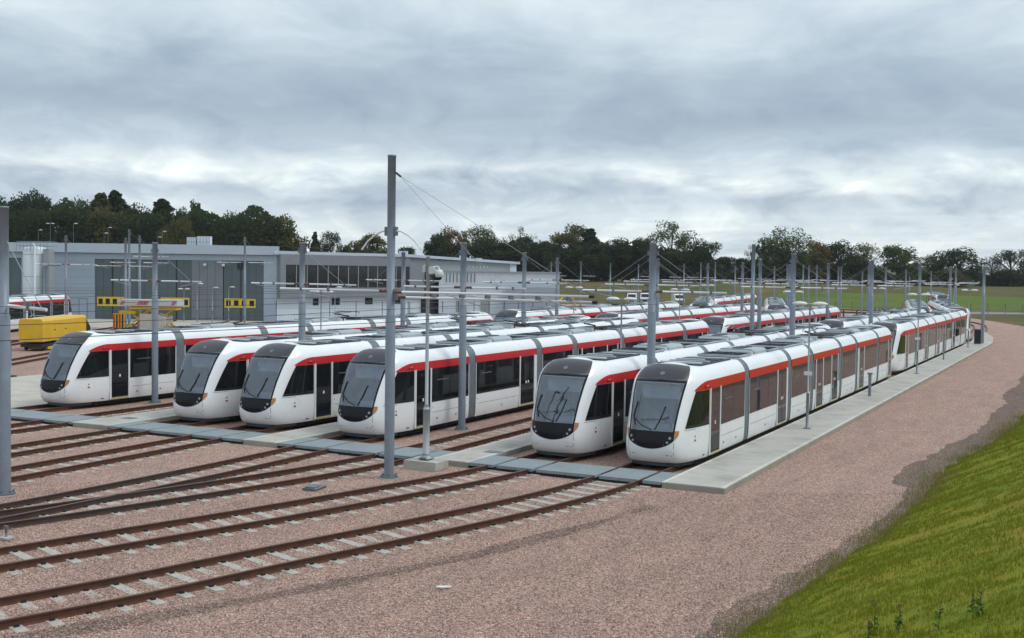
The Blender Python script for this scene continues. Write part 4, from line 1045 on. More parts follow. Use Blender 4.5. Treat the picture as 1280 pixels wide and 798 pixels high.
for y in (.9, 2.4, 5.9, 7.3):
    b = MB()
    for sg in (-1, 1): b.tube([(sg*.66, y, .24), (sg*.78, y, .24)], .24, M_black, 14)
    b.build('wheelset', e)
b = MB(); b.prism([(.55, 9.0, .7), (.8, 9.0, .7), (.8, 9.0, 2.4), (.55, 9.0, 2.4)], (0, 1.3, -1.0), M_dark); b.build('end_ladder', e)

# yellow work platform truck in front of the depot
o_ = at(192, 400, 104); e = empty('platform_truck', (o_.x, o_.y, 0), 'yellow maintenance truck with a raised pale platform edged in red and white chevrons', 'truck', None, YAW-.05)
b = MB(); b.box(-2.9, 2.5, -.9, .9, 3.05, 3.62, M_blueg, ch=.04)
for x in (-2.75, -1.2, -.9, -.6, 1.9):
    for k in range(3): b.prism([(x+k*.12, -.905, 3.15), (x+k*.12+.07, -.905, 3.15), (x+k*.12+.27, -.905, 3.5), (x+k*.12+.2, -.905, 3.5)], (0, -.012, 0), M_striper)
b.build('work_platform', e)
b = MB(); b.box(-2.0, 2.3, -.7, .7, 2.72, 3.0, M_yellow); b.box(-2.9, -1.4, -.75, .75, 2.35, 2.6, M_yellow)
for x0, x1 in ((-2.2, -.2), (-.2, -2.2), (-.2, 1.9), (1.9, -.2)): b.tube([(x0, -.6, 1.1), (x1, -.6, 2.7)], .07, M_yellow, 6); b.tube([(x0, .6, 1.1), (x1, .6, 2.7)], .07, M_yellow, 6)
b.build('scissor_lift', e)
b = MB(); b.box(-3.2, 2.6, -1.0, 1.0, .75, 1.05, M_under); b.build('chassis', e)
b = MB(); b.prism([(-.9, -1.0, 1.05), (1.4, -1.0, 1.05), (1.4, -1.0, 2.1), (.3, -1.0, 2.35), (-.9, -1.0, 2.35)], (0, 2.0, 0), M_cream); b.build('cab', e)
b = MB()
for k in range(4): b.box(-3.3+k*.26, -3.3+k*.26+.13, -1.03, -1.0, .95, 2.3, M_dark if k % 2 else M_striper)
b.box(-3.35, -2.3, -1.0, -.9, .9, 2.35, M_yellow); b.build('end_board', e)
for x in (-2.4, -1.2, 1.6):
    b = MB()
    for sg in (-1, 1): b.tube([(x, sg*.75, .48), (x, sg*1.02, .48)], .48, M_tyre, 16)
    b.build('wheel_pair', e)

# small digger behind the second row
o_ = at(688, 372, 176); e = empty('digger', (o_.x, o_.y, 0), 'small yellow digger parked before the annex with an orange beacon', 'digger', None, YAW+.3)
b = MB(); b.box(-1.2, 1.1, -.9, .9, .9, 2.0, M_yellow, ch=.1); b.box(-1.6, -1.0, -.8, .8, 1.0, 1.8, M_yellow, ch=.1); b.build('body', e)
b = MB(); b.box(-.4, .7, -.7, .2, 2.0, 3.1, M_winb); b.box(-.45, .75, -.75, .25, 3.1, 3.2, M_yellow); b.build('cab', e)
b = MB(); b.tube([(1.0, 0, 1.6), (2.3, 0, 3.0), (3.9, 0, 2.4)], .14, M_yellow, 8); b.tube([(3.9, 0, 2.4), (4.2, 0, 1.2)], .11, M_yellow, 8); b.prism([(3.8, -.3, 1.2), (4.5, -.3, 1.2), (4.3, -.3, .6), (3.9, -.3, .6)], (0, .6, 0), M_poled); b.build('boom', e)
for sg in (-1, 1): b = MB(); b.box(-1.3, 1.3, sg*.75-.2, sg*.75+.2, .05, .75, M_tyre, ch=.2); b.build('crawler', e)
b = MB(); b.lathe([(.16, 0), (.16, .2), (.08, .28)], (-1.1, 0, 2.02), M_orangeb, 10); b.build('beacon', e)

# vans
def van(px, py, D, lab, rz):
    o_ = at(px, py, D); e = empty('parked_van', (o_.x, o_.y, 0), lab, 'van', 'white vans parked by the far road', rz)
    b = MB(); b.prism([(-.95, 0, .4), (-.95, -.2, 1.1), (-.95, .7, 1.35), (-.95, 1.3, 2.1), (-.95, 1.7, 2.3), (-.95, 4.8, 2.3), (-.95, 4.9, .4)], (1.9, 0, 0), M_van); b.build('body', e)
    b = MB(); b.quad((-.8, .72, 1.41), (.8, .72, 1.41), (.8, 1.26, 2.09), (-.8, 1.26, 2.09), M_winb); b.build('windscreen', e)
    b = MB(); b.box(-.5, .5, -.215, -.16, .62, .88, M_dark); b.build('grille', e)
    for sg in (-1, 1):
        b = MB(); b.box(sg*.78-.13, sg*.78+.13, -.19, -.12, .78, .98, M_lamp); b.build('headlight', e)
    for x in (-.86, .86):
        for y in (.9, 3.9): b = MB(); b.tube([(x-.1, y, .34), (x+.1, y, .34)], .34, M_tyre, 14); b.build('wheel', e)
    return e
van(789.5, 377, 240, 'left white van by the far road', YAW*.7); van(806, 377, 245, 'middle white van by the far road, beside the left one', YAW*.7); van(850, 377, 238, 'right white van by the far road, standing apart', YAW*1.1)

# ------------------------------------------------------------------ depot building, in a frame along the view heading
def Zp(px, py, D): return zat(px, py, D)
e = empty('tram_depot', tuple(G(-29.3, 143)), 'long light grey tram depot with dark green-grey doors and an office window band', 'building', None, YAW)
def lc(u, D): return (u+29.3, D-143)
# hall walls (front built round the door openings)
b = MB(); W0 = -100; HH = 8.75
def wallf(u0, u1, z0, z1, mt, dep=.3, off=0): b.box(u0+29.3, u1+29.3, off, off+dep, z0, z1, mt)
segsW = [(-100, -65.0), (-61.0, -51.9)]
for u0, u1 in segsW: wallf(u0, u1, 0, 7.45, M_cladb)
wallf(-30.9, -29.3, 0, 7.45, M_cladb)
wallf(-100, -29.3, 7.45, 8.15, M_cladb)
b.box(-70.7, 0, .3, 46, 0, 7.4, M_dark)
for z in [i*.9+.7 for i in range(8)]:
    for u0, u1 in segsW: b.box(u0+29.3+.01, u1+29.3-.01, -.012, 0, z, z+.03, M_cladl)
b.build('wall', e)
b = MB(); n_ = 24; prof = []
for i in range(n_+1):
    x = -70.7+ (70.7+.4)*i/n_; t = (x+22)/48; prof.append((x, 8.95+.42*(1-t*t) if abs(t) < 1 else 8.95))
b.grid([[(x, -.45, 8.20) for x, z in prof], [(x, -.45, z) for x, z in prof], [(x, 46, z+.6) for x, z in prof]], M_roof, False)
b.grid([[(x, -.45, 8.20) for x, z in prof], [(x, .25, 8.20) for x, z in prof]], M_dark, False); b.build('roof', e)
# doors
def depot_door(u0, u1, seam, wins, lab=None, mt=M_doorg, off=.15):
    b = MB(); b.box(u0+29.3, u1+29.3, off, off+.14, .02, 7.44, mt)
    n_ = max(2, round((u1-u0)/1.1))
    for i in range(1, n_): x = u0+29.3+(u1-u0)*i/n_; b.box(x-.012, x+.012, off-.012, off, .05, 7.4, M_dark)
    for s_ in seam: b.box(s_+29.3-.06, s_+29.3+.06, off-.03, off, .02, 7.44, M_dark)
    o = b.build('door', e)
    for (a, c) in wins:
        b = MB(); b.box(a+29.3, c+29.3, off-.045, off-.001, 1.6, 2.75, M_yel2)
        n2 = max(1, round((c-a)/.9))
        for i in range(n2): x0 = a+29.3+(c-a)*(i+.2)/n2; x1 = a+29.3+(c-a)*(i+.8)/n2; b.box(x0, x1, off-.055, off-.046, 1.82, 2.52, M_winb)
        b.build('window', o)
def U(px): return (px-640)*143/CF
depot_door(-64.9, -61.1, [-63.2], [])
depot_door(U(118), U(160), [U(140)], [(U(120.5), U(156))]); depot_door(U(160), U(199), [], [], mt=M_doorg, off=.16)
depot_door(U(199), U(239), [U(220)], [(U(200), U(236))]); depot_door(U(239), U(278), [], [], mt=M_cladg, off=.05)
depot_door(U(279), U(329.5), [U(300.5)], [(U(280), U(319))])
b = MB()
for px in (256, 279): x = U(px)+29.3; b.lathe([(.2, 0), (.2, .3), (.1, .35)], (x, -.2, 6.7), M_lamphead, 10)
b.box(U(296)+29.3, U(303)+29.3, .0, .1, 6.4, 7.2, M_dark); b.build('wall_lamp', e)
b = MB(); b.box(U(98)+29.3, U(109)+29.3, -.03, .0, .02, 2.5, M_cladg); b.box(U(99)+29.3, U(108)+29.3, -.045, -.03, .05, 2.42, M_cladb); b.build('door', e)
# office wing
A = lc(-29.3, 143); B = lc(-14.8, 160); C_ = lc(.3, 190); Dk = lc(-20, 205); Ek = lc(-29.3, 189)
b = MB(); b.prism([(A[0]+.02, A[1]+.1, 0), (B[0], B[1], 0), (C_[0], C_[1], 0), (Dk[0], Dk[1], 0), (Ek[0]+.02, Ek[1], 0)], (0, 0, 8.05), M_cladw); b.build('office_wall', e)
b = MB(); b.prism([(A[0]-.1, A[1]-.9, 8.35), (B[0]+.9, B[1]-.4, 8.35), (C_[0]+.9, C_[1]+.2, 7.75), (Dk[0], Dk[1], 7.75), (Ek[0], Ek[1], 8.35)], (0, 0, .38), M_roof); b.build('office_roof', e)
def along(P, Q, t0, t1, z0, z1, o0, o1, mt, b):
    d = Vector((Q[0]-P[0], Q[1]-P[1])); n = Vector((d.y, -d.x)).normalized(); p = Vector(P)+d*t0; q = Vector(P)+d*t1
    b.prism([(p.x+n.x*o0, p.y+n.y*o0, z0), (q.x+n.x*o0, q.y+n.y*o0, z0), (q.x+n.x*o1, q.y+n.y*o1, z0), (p.x+n.x*o1, p.y+n.y*o1, z0)], (0, 0, z1-z0), mt)
b = MB(); along(A, B, 0, 1.0, 7.05, 8.345, 0, .75, M_cladg, b); along(A, B, 0, 1.0, 2.9, 4.15, 0, .75, M_cladg, b); along(A, B, 0, .035, 4.15, 7.05, 0, .75, M_cladg, b)
along(B, C_, 0.0, .22, 2.9, 8.34, 0, .6, M_cladg, b)
b.build('fascia', e)
b = MB(); along(A, B, .035, 1.0, 4.16, 7.04, 0, .62, M_winb, b); b.build('window_band', e)
for i in range(13): b = MB(); t = .035+.965*i/12.5; along(A, B, t, t+.004, 4.16, 7.04, .62, .70, M_cladl, b); b.build('mullion', e)
b = MB(); along(B, C_, .22, .98, 6.55, 8.0, 0, .25, M_cladl, b); along(B, C_, .93, 1.0, 6.3, 8.0, .05, .35, M_cladw, b)
for i in range(6): along(B, C_, .52+i*.035, .53+i*.035, 7.0, 7.35, .25, .30, M_rlite, b)
b.build('upper_panel', e)
b = MB()
for t0, t1 in ((.26, .30), (.40, .46), (.66, .72), (.9, .96)): along(A, B, t0, t1, 1.9, 2.75, 0, .04, M_winb, b)
b.build('window', e)
b = MB(); along(B, C_, .12, .25, .02, 6.3, 0, .8, M_dark, b); b.build('entrance_recess', e)
# roof plant
for px0, px1, z1 in ((224.5, 236, 1.0), (237.5, 253.5, 1.15)):
    b = MB(); x0, x1 = U(px0)+29.3, U(px1)+29.3; b.box(x0, x1, 3, 4.2, 9.05, 9.35+z1, M_cladw)
    for i in range(5): x = x0+(x1-x0)*i/4; b.box(x-.02, x+.02, 2.96, 3.0, 9.2, 9.35+z1, M_cladl)
    b.box(x0, x1, 2.955, 3.0, 9.75, 9.8, M_cladl); b.build('roof_plant', e)
for px, hh in ((573, .9), (582, .6), (586, .8), (597, .5)):
    x, y = lc((px-640)*185/CF, 188); b = MB(); b.box(x-.12 if px != 597 else x-.5, x+.12 if px != 597 else x+.5, y, y+.5, 8.0, 8.15+hh, M_cladw); b.build('vent', e)
x, y = lc(-14.9, 160); b = MB(); b.box(x-1.0, x+.2, y+.5, y+1.6, 8.7, 9.2, M_cladw); b.build('vent', e)
# annex
def UD(px, D): return (px-640)*D/CF
e2 = empty('workshop_annex', tuple(G(UD(548, 165), 165)), 'lower pale workshop annex with slatted vents at the right of the depot', 'building', None, YAW)
wA = UD(700, 165)-UD(548, 165)
b = MB(); b.prism([(0, 0, 0), (wA, 4, 0), (wA, 24, 0), (0, 18, 0)], (0, 0, 6.35), M_cladw)
for z in (2.2, 4.2): b.prism([(0.01, -.02, z), (wA, 3.98, z), (wA, 4.1, z), (0.01, .1, z)], (0, 0, .04), M_cladl)
b.build('wall', e2)
b = MB(); b.prism([(-.2, -.2, 6.36), (wA+.2, 3.8, 6.36), (wA+.2, 24, 6.36), (-.2, 18, 6.36)], (0, 0, .18), M_cladl); b.build('roof', e2)
for i in range(9):
    b = MB(); x = 1.0+i*.5; sl = 4/wA*x; b.box(x, x+.16, sl-.06, sl-.005, 4.9, 6.2, M_cladg); b.build('vent_slot', e2)
for x0, x1 in ((2.5, 3.4), (6.0, 7.2)): b = MB(); b.box(x0, x1, x0*4/wA-.08, x0*4/wA+.1, .05, 2.3, M_cladl); b.build('door', e2)
b = MB(); b.box(9.6, 16.9, 1.0, 2.0, 0, 4.3, M_cladb); b.build('loading_bay', e2)
# white storage tank
o_ = G(-57.0, 137.5); e = empty('storage_tank', (o_.x, o_.y, 0), 'upright white tank with a railed top and a bent pipe beside the depot', 'tank', None, YAW)
b = MB(); b.lathe([(1.32, .1), (1.36, .3), (1.36, 8.4), (1.1, 8.7), (.3, 8.8)], (0, 0, 0), M_tank, 26)
for z in (2.6, 5.2, 7.8): b.lathe([(1.372, 0), (1.372, .05)], (0, 0, z), M_cladl, 26)
b.build('shell', e)
b = MB(); b.tube([(.1, -1.0, 8.75), (.1, -1.0, 9.0), (.3, -1.35, 9.1), (.55, -1.5, 8.9), (.6, -1.55, .4)], .12, M_cladw, 8); b.build('pipe', e)
b = MB()
for k in range(10): b.tube([(-1.6+k*.4, -1.4, 8.3), (-1.6+k*.4, -1.4, 9.35)], .03, M_pole, 5)
for z in (8.85, 9.35): b.tube([(-1.6, -1.4, z), (2.1, -1.4, z), (2.1, 1.4, z), (-1.6, 1.4, z), (-1.6, -1.4, z)], .03, M_pole, 5)
b.build('handrail', e)
b = MB(); b.box(1.45, 2.1, -1.2, .4, 0, 8.5, M_cladl); b.tube([(1.6, -1.4, 0), (1.6, -1.4, 6.2), (2.0, -1.4, 6.6), (3.6, -1.4, 6.6)], .12, M_pole, 8); b.build('service_duct', e)

# fence before the office
def fence(p, q, h_, lab, step, mt, rails, mesh=.0, pr=.05):
    d = q-p; n_ = max(1, round(d.length/step)); e = empty('fence', p, lab, 'fence')
    b = MB()
    for z in rails: b.tube([(0, 0, z), (d.x, d.y, z+d.z)], .018, mt, 4)
    if mesh:
        k = int(d.length/mesh)
        for i in range(k): f = i/k; b.tube([(d.x*f, d.y*f, .1+d.z*f), (d.x*f, d.y*f, rails[-1]+d.z*f)], .006, mt, 3, cap=False)
    b.build('fence_panel', e)
    s = MB(); s.tube([(0, 0, 0), (0, 0, h_)], pr, mt, 6); pp = s.build('fence_post', e)
    for i in range(1, n_+1):
        c = pp.copy(); COL.objects.link(c); c.parent = e; c.location = d*(i/n_)
fence(G(UD(345, 138), 138), G(UD(510, 141), 141), 2.7, 'wire mesh fence in front of the office windows', 3.4, M_poled, (.3, 1.0, 1.8, 2.6), .35)
fence(G(UD(512, 141), 141), G(UD(700, 158), 158), 2.7, 'wire mesh fence in front of the workshop annex', 2.6, M_poled, (.3, 1.0, 1.8, 2.6), .35)
fence(G(UD(940, 212), 212), G(UD(1300, 206), 206)+Vector((0, 0, 0)), 1.9, 'dark post and wire fence below the far green bank', 3.0, M_poled, (.4, .9, 1.4, 1.8), 0, .06)
fence(G(UD(700, 262), 262, 2.0), G(UD(940, 262), 262, 2.0), 1.6, 'low dark fence at the foot of the far trees', 4.0, M_poled, (.5, 1.0, 1.5), 0, .05)
# brown timber barrier near the curve
p = at(1052, 397, 176); p.z = 0; q = at(1100, 397, 172); q.z = 0; d = q-p
e = empty('timber_barrier', p, 'brown timber barrier by the far tracks, between the grey poles', 'barrier')
for z in (1.05, 1.45): b = MB(); b.tube([(-1, -.5, z), (d.x, d.y, z-.05)], .12, M_wood, 4); b.build('rail', e)
for f in (.05, .4, .75, 1.0): b = MB(); b.tube([(d.x*f, d.y*f, 0), (d.x*f, d.y*f, 1.5)], .12, M_wood, 4); b.build('post', e)
# low pale farm buildings far away
for i, (px, D, w_, h_, lab) in enumerate(((905, 330, 5.5, 2.6, 'left low pale farm shed before the far trees'), (926, 335, 4, 2.4, 'right low pale farm shed before the far trees'), (1222, 420, 9, 3.0, 'pale farm roof among the far trees at the right'))):
    u = UD(px, D); z0 = terrain(u, D)-.2; e = empty('farm_shed', G(u, D, z0), lab, 'shed', 'pale farm sheds far away', YAW)
    b = MB(); b.box(-w_/2, w_/2, 0, 6, 0, h_, M_cream); b.build('wall', e)
    b = MB(); b.prism([(-w_/2-.3, -.3, h_), (w_/2+.3, -.3, h_), (w_/2+.3, 3, h_+1.1), (-w_/2-.3, 3, h_+1.1)], (0, 0, .15), M_cladw); b.prism([(-w_/2-.3, 6.3, h_), (w_/2+.3, 6.3, h_), (w_/2+.3, 3, h_+1.1), (-w_/2-.3, 3, h_+1.1)], (0, 0, .15), M_cladw); b.build('roof', e)

# loose ballast stones near the camera, part-burying the sleepers
def stone_mat(nm='ballast_stone', k_=1.0):
    mt, nt, b, out = nodes_of(nm); geo = N(nt, 'ShaderNodeNewGeometry')
    r = ramp(nt, geo.outputs['Random Per Island'], [(0, (.13, .085, .065)), (.3, (.36, .236, .193)), (.6, (.47, .32, .265)), (.88, (.57, .425, .36)), (1, (.64, .53, .47))])
    tc = N(nt, 'ShaderNodeTexCoord'); mp = N(nt, 'ShaderNodeMapping'); mp.inputs['Rotation'].default_value = (0, 0, .25); mp.inputs['Scale'].default_value = (.9, .22, 1); L(nt, tc.outputs['Object'], mp.inputs[0])
    n = N(nt, 'ShaderNodeTexNoise', Scale=1.3, Detail=7.0, Roughness=.65); L(nt, mp.outputs[0], n.inputs['Vector'])
    pr = ramp(nt, n.outputs[0], [(.3, (.80*k_, .80*k_, .81*k_)), (.5, (.96*k_, .96*k_, .96*k_)), (.72, (1.12*k_, 1.07*k_, 1.04*k_))]); mx = N(nt, 'ShaderNodeMixRGB', blend_type='MULTIPLY'); mx.inputs[0].default_value = 1
    L(nt, r.outputs[0], mx.inputs[1]); L(nt, pr.outputs[0], mx.inputs[2]); L(nt, mx.outputs[0], b.inputs['Base Color']); b.inputs['Roughness'].default_value = .85; return mt
M_stone = stone_mat(); M_stone_shade = stone_mat('ballast_stone_shade', .68); b = MB(); rnd = random.Random(11)  # the darker copy carries the shoulder's painted shade
RAILS = []
for o in [o for o in COL.objects if o.name.startswith('rail') and o.parent and o.parent.name.startswith('railway_track')]:
    RAILS.append([(v.co.x+o.parent.location.x, v.co.y+o.parent.location.y) for v in o.data.vertices][6::13])
def rail_near(x, y):
    for r_ in RAILS:
        if not (r_[0][1] <= y <= r_[-1][1]): continue
        lo, hi = 0, len(r_)-1
        while hi-lo > 1:
            m_ = (lo+hi)//2
            if r_[m_][1] <= y: lo = m_
            else: hi = m_
        t = (y-r_[lo][1])/max(1e-6, r_[hi][1]-r_[lo][1]); xr = r_[lo][0]+(r_[hi][0]-r_[lo][0])*t
        if abs(x-xr) < .085: return True
    return False
cnt = 0; tries = 0
while cnt < 125000 and tries < 600000:
    tries += 1
    D = 15.5+19.5*rnd.random()**.8; px = rnd.uniform(-10, 1290); u = UD(px, D); g = G(u, D); x, y = g.x, g.y
    if x > toeX(y)-.15-1.3*rnd.random()**1.3 or x < -36 or y > 33.5: 
        if not (x < toeX(y)-.4-1.2*rnd.random()**.6 and y > 33.5 and x > -10.05 and y < 46): continue
    if abs(x+20.15) < .66 and abs(y-32.75) < .46: continue
    if rail_near(x, y): continue
    r_ = rnd.uniform(.011, .023); zz = -.014+rnd.uniform(-.3, .35)*r_
    sm_ = M_stone
    for (xa, ya), (xb, yb) in zip(SH, SH[1:]):
        if ya <= y <= yb+.01:
            xs = xa+(xb-xa)*(y-ya)/(yb-ya)+.55
            if abs(x-xs) < .34+.30*noise.noise(Vector((y*.8, x*.3, 4))) and rnd.random() < .8: sm_ = M_stone_shade
    n = len(b.v); a0 = rnd.random()*6.28
    for k_ in range(4):
        a = a0+k_*1.571+rnd.uniform(-.3, .3); q = r_*rnd.uniform(.8, 1.3); b.v.append((x+q*math.cos(a), y+q*math.sin(a), zz+rnd.uniform(-.3, .3)*r_))
    b.v.append((x+rnd.uniform(-.3, .3)*r_, y+rnd.uniform(-.3, .3)*r_, zz+r_*rnd.uniform(.6, 1.0)))
    for k_ in range(4): b.face((n+k_, n+(k_+1) % 4, n+4), sm_)
    cnt += 1
tag(b.build('ballast_stones'), 'loose pink granite stones covering the track bed', 'ballast', kind='stuff')

# ------------------------------------------------------------------ trees
def crown_proto(kind, seed, shape):
    """unit tree: height 1; returns (trunk mesh builder, crown mesh builder)"""
    rnd = random.Random(seed); tr = MB(); cr_ = MB(); mt = LEAF[kind]
    def leafquad(p, s):
        a = Vector((rnd.gauss(0, 1), rnd.gauss(0, 1), rnd.gauss(0, 1))).normalized(); c = a.cross(Vector((rnd.gauss(0, 1), rnd.gauss(0, 1), rnd.gauss(0, 1)))).normalized()
        a = a*s*rnd.uniform(.6, 1.2); c = c*s*rnd.uniform(.4, .9)
        cr_.quad(p-a-c*.5, p+a*.2-c, p+a, p-a*.1+c, mt)
    trunk_top = {'round': .45, 'open': .55, 'umbrella': .7, 'conifer': .93, 'bare': .7, 'bush': .3}[shape]
    tr.tube([(0, 0, -.03), (.005, 0, trunk_top*.5), (rnd.gauss(0, .01), rnd.gauss(0, .01), trunk_top)], [.022, .017, .008], M_bark, 7)
    blobs = []
    if shape in ('round', 'open', 'bush', 'bare'):
        n = {'round': 46, 'open': 34, 'bush': 30, 'bare': 26}[shape]
        for i in range(n):
            th = rnd.random()*6.283; zz = rnd.random()
            z0 = {'round': .10, 'open': .30, 'bush': .02, 'bare': .30}[shape]
            z = z0+(1-z0)*zz*.87
            env = math.sqrt(max(.04, 1-(2*zz*.97-.85)**2*.72)) if shape != 'bush' else math.sqrt(max(.05, 1-zz*zz*.9))
            rr = .33*env*rnd.random()**.42; blobs.append((Vector((rr*math.cos(th), rr*math.sin(th), z)), rnd.uniform(.08, .135)*(1 if shape != 'bare' else .7)))
    elif shape == 'umbrella':
        for i in range(30):
            th = rnd.random()*6.283; rr = .40*math.sqrt(rnd.random()); z = .60+.34*(1-(rr/.42)**2)*rnd.uniform(.55, 1); blobs.append((Vector((rr*math.cos(th), rr*math.sin(th), z)), rnd.uniform(.05, .10)))
    else:
        for i in range(70):
            z = .10+.89*i/70; rr = .25*(1-z)**.8*rnd.uniform(.2, 1.1)+.006; th = i*2.4+rnd.random(); blobs.append((Vector((rr*math.cos(th), rr*math.sin(th), z)), .022+.085*(1-z)))
    for c, r_ in blobs:
        if shape != 'conifer':
            st = Vector((0, 0, min(trunk_top, c.z*.6))); mid = (st+c)/2+Vector((0, 0, .02)); tr.tube([st, mid, c], [.007, .005, .002], M_bark, 4, cap=False)
        nl = {'round': 170, 'open': 105, 'bush': 150, 'umbrella': 110, 'conifer': 110, 'bare': 40}[shape]
        for k in range(nl):
            d = Vector((rnd.gauss(0, 1), rnd.gauss(0, 1), rnd.gauss(0, .75))).normalized()*r_*rnd.uniform(.35, 1.1)**.5
            leafquad(c+d*rnd.uniform(.75, 1.12), {'round': .0185, 'open': .0155, 'bush': .020, 'umbrella': .0165, 'conifer': .017, 'bare': .011}[shape])
        if shape in ('bare', 'open', 'umbrella'):
            for k in range(5):
                d = Vector((rnd.gauss(0, 1), rnd.gauss(0, 1), rnd.gauss(.3, 1))).normalized()*r_*1.2; tr.tube([c, c+d], [.0025, .001], M_bark, 3, cap=False)
    return tr, cr_
PROTO = {}
def tree_mesh(kind, shape, var):
    key = (kind, shape, var)
    if key not in PROTO:
        t, c = crown_proto(kind, hash((kind+shape).__len__()*7+var*131) % 9999 + var*17 + len(kind)*3, shape)
        objs = []
        for nm, mb in (('trunk', t), ('crown', c)):
            me = bpy.data.meshes.new(nm); me.from_pydata(mb.v, [], mb.f); me.update()
            for mt in mb.mats: me.materials.append(mt)
            me.polygons.foreach_set('use_smooth', mb.sm); objs.append(me)
        PROTO[key] = objs
    return PROTO[key]
def tree(px, top, wpx, D, kind, shape, lab, group=None, var=0):
    u = UD(px, D); z0 = terrain(u, D) if D > 205 else 0
    zt = zat(px, top, D); H = zt-z0; wd = wpx*D/CF
    e = empty('tree', G(u, D, z0-.2), lab, 'tree', group or 'trees behind the tram yard', random.random()*6.28)
    sc = {'round': .80, 'open': .80, 'bush': .85, 'umbrella': .88, 'conifer': .34, 'bare': .8}[shape]; sxy = wd*1.22/sc
    for nm, me in zip(('trunk', 'crown'), tree_mesh(kind, shape, var)):
        o = bpy.data.objects.new(nm, me); COL.objects.link(o); o.parent = e; o.scale = (sxy, sxy, H)
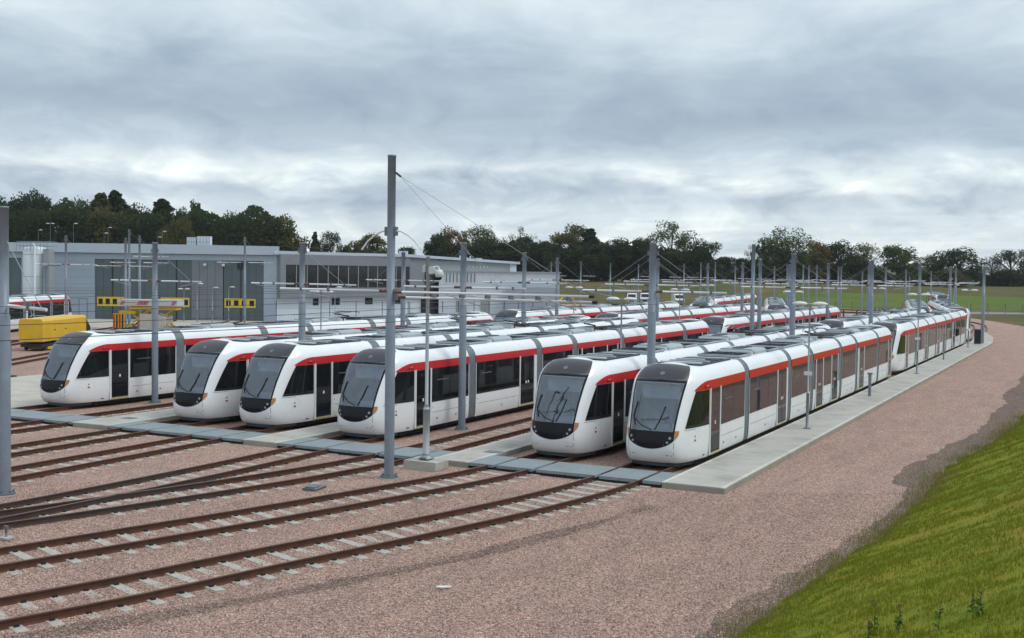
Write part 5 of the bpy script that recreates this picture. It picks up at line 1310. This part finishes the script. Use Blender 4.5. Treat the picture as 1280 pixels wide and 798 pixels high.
TREES = [ # px, top y, width px, depth, kind, shape, label
 (-8, 240, 70, 262, 'dark', 'round', 'dark green tree above the depot at the left edge'),
 (22, 236, 60, 255, 'dark', 'round', 'dense dark tree just right of the left-edge pole'),
 (46, 231, 58, 262, 'dark', 'umbrella', 'flat-topped pine standing highest in the wood at the left'),
 (72, 252, 60, 250, 'dark', 'round', 'dark round tree beside the flat-topped pine'),
 (98, 246, 46, 258, 'green', 'round', 'greener tree left of the two pointed conifers'),
 (126, 241, 52, 262, 'olive', 'conifer', 'olive pointed conifer behind the depot'),
 (132, 254, 66, 250, 'olive', 'round', 'broad olive tree in front of the pointed conifers'),
 (145, 238, 46, 265, 'dark', 'conifer', 'dark pointed conifer, the taller of the pair'),
 (172, 254, 56, 256, 'dark', 'round', 'dark tree above the leftmost depot door'),
 (203, 248, 50, 262, 'dark', 'conifer', 'dark ragged conifer above the middle depot door'),
 (206, 256, 56, 250, 'dark', 'round', 'dark round tree under the ragged conifer'),
 (219, 268, 50, 240, 'olive', 'round', 'brownish-green tree above the middle depot door'),
 (239, 245, 40, 268, 'dark', 'umbrella', 'lone ragged pine crown poking above the wood'),
 (254, 259, 72, 256, 'dark', 'round', 'wide dark green tree right of the lone pine crown'),
 (298, 262, 66, 256, 'green', 'round', 'round green tree above the rightmost depot door'),
 (324, 270, 50, 252, 'olive', 'round', 'olive tree squeezed between two wide ones'),
 (352, 267, 62, 250, 'olive', 'round', 'last broad olive-brown tree before the open sky'),
 (393, 289, 14, 300, 'dark', 'conifer', 'tiny dark conifer over the office roof'),
 (400, 298, 22, 300, 'olive', 'open', 'small thin tree beside the tiny conifer'),
 (413, 287, 30, 300, 'dark', 'open', 'small round tree over the office roof'),
 (460, 290, 46, 290, 'olive', 'round', 'brownish tree left of the tallest pole'),
 (436, 303, 30, 300, 'dark', 'bush', 'low dark tree between the two small ones over the office'),
 (508, 305, 34, 300, 'dark', 'bush', 'low dark tree just right of the tallest pole'),
 (543, 291, 34, 300, 'dark', 'round', 'dark tree at the left of the orange autumn tree'),
 (562, 281, 44, 305, 'rust', 'round', 'orange-brown autumn tree over the annex'),
 (597, 281, 50, 310, 'olive', 'open', 'thin-crowned olive tree right of the autumn tree'),
 (603, 294, 52, 295, 'dark', 'round', 'dark tree below the thin-crowned olive tree'),
 (648, 279, 46, 320, 'olive', 'bare', 'half-bare tree showing sky through its crown'),
 (652, 290, 56, 300, 'dark', 'round', 'dark spreading tree in front of the half-bare one'),
 (632, 300, 40, 296, 'dark', 'round', 'low dark tree between two taller ones'),
 (684, 300, 46, 300, 'dark', 'round', 'dark tree left of the yellow-green one'),
 (714, 279, 58, 308, 'olive', 'round', 'yellow-green tree above the pole row'),
 (736, 285, 36, 300, 'dark', 'conifer', 'dark spiky tree in front of the yellow-green one'),
 (735, 300, 50, 296, 'dark', 'round', 'dark low tree under the spiky one'),
 (765, 294, 56, 300, 'dark', 'round', 'broad dark tree right of the spiky one'),
 (803, 296, 54, 300, 'dark', 'round', 'dark tree left of the tall open-crowned one'),
 (838, 275, 54, 306, 'green', 'open', 'tall open-crowned tree standing above its neighbours'),
 (838, 310, 50, 298, 'dark', 'bush', 'dark undergrowth tree below the tall open-crowned one'),
 (879, 297, 44, 300, 'dark', 'open', 'rounded tree right of the tall open-crowned one'),
 (868, 315, 50, 298, 'dark', 'bush', 'low dark bushy tree by the farm sheds'),
 (905, 318, 44, 330, 'dark', 'bush', 'lowest dark tree where the hill shows'),
 (938, 303, 26, 320, 'olive', 'bare', 'thin small tree left of the wide open tree'),
 (930, 320, 44, 315, 'dark', 'bush', 'dark bush under the thin small tree'),
 (955, 296, 28, 318, 'dark', 'umbrella', 'small flat-topped tree leaning toward the wide open tree'),
 (978, 283, 66, 312, 'green', 'open', 'wide domed tree with sky gaps behind the pole group'),
 (975, 306, 60, 306, 'dark', 'round', 'dark filled tree under the wide domed one'),
 (1022, 297, 44, 318, 'rust', 'round', 'tree with a touch of orange right of the wide domed one'),
 (1014, 310, 46, 312, 'olive', 'bush', 'olive bush under the orange-tinged tree'),
 (1047, 298, 46, 318, 'dark', 'round', 'dark tree beside the orange-tinged one'),
 (1078, 303, 44, 325, 'olive', 'open', 'ragged half-open tree left of a round green one'),
 (1068, 316, 50, 318, 'dark', 'bush', 'dark bush under the ragged half-open tree'),
 (1121, 304, 54, 322, 'green', 'round', 'round green tree standing alone behind the poles'),
 (1158, 317, 34, 350, 'olive', 'umbrella', 'small arching tree between the two big dark ones'),
 (1152, 334, 40, 352, 'dark', 'bush', 'low bush below the small arching tree'),
 (1196, 307, 62, 328, 'dark', 'round', 'big dark tree above the green bank'),
 (1184, 335, 50, 320, 'olive', 'bush', 'olive bush at the foot of the big dark tree'),
 (1238, 318, 26, 350, 'olive', 'bare', 'bare thin tree left of the right-edge tree'),
 (1262, 311, 46, 345, 'dark', 'open', 'open-crowned tree near the right edge'),
 (1290, 309, 46, 340, 'dark', 'open', 'tree cut by the right edge of the picture'),
 (1255, 338, 60, 352, 'dark', 'bush', 'dark scrub below the right-edge trees'),
]
for i, (px, top, wd, D, kind, shape, lab) in enumerate(TREES): tree(px, top, wd, D, kind, shape, lab, var=i % 3)
# dark understorey of the far wood: reads as one mass
rnd = random.Random(5); b = MB()
def under(px0, px1, D, h0, h1, n):
    for k in range(n):
        px = px0+(px1-px0)*rnd.random(); ed = min(1, max(.25, min(px-px0, px1-px)/28)); D_ = D+rnd.uniform(-7, 10); u = UD(px, D_); hh = (h0+(h1-h0)*noise.noise(Vector((px*.03, D, 0))))*rnd.random()**.7*ed**.5
        p = G(u, D_, terrain(u, D_)+hh); a = Vector((rnd.gauss(0, 1), rnd.gauss(0, 1), rnd.gauss(0, 1))).normalized(); c = a.cross(Vector((0, 1, .3))).normalized(); s = .42
        b.quad(p-a*s, p+c*s*.7, p+a*s, p-c*s*.7, LEAF['dark'])
under(520, 900, 308, 8.5, 13, 26000); under(900, 1100, 325, 5.5, 10, 9000); under(-60, 375, 252, 17.5, 21, 30000); under(1100, 1300, 355, 3.0, 6, 5000)
tag(b.build('understorey'), 'dense dark undergrowth of the woods behind the yard', 'undergrowth', kind='stuff')
# distant hills
b = MB(); rows = []
for k, D in enumerate((2300, 2500, 2750, 3200)):
    r_ = []
    for i in range(60):
        u = -2200+i*75; hpk = 34+16*noise.noise(Vector((u*.0011, .3, 0)))+5*noise.noise(Vector((u*.006, 1, 0)))
        r_.append(G(u, D, (8, .75*hpk, hpk, 0)[k]))
    rows.append(r_)
b.grid(rows, M_hill, True); tag(b.build('hills'), kind='structure')
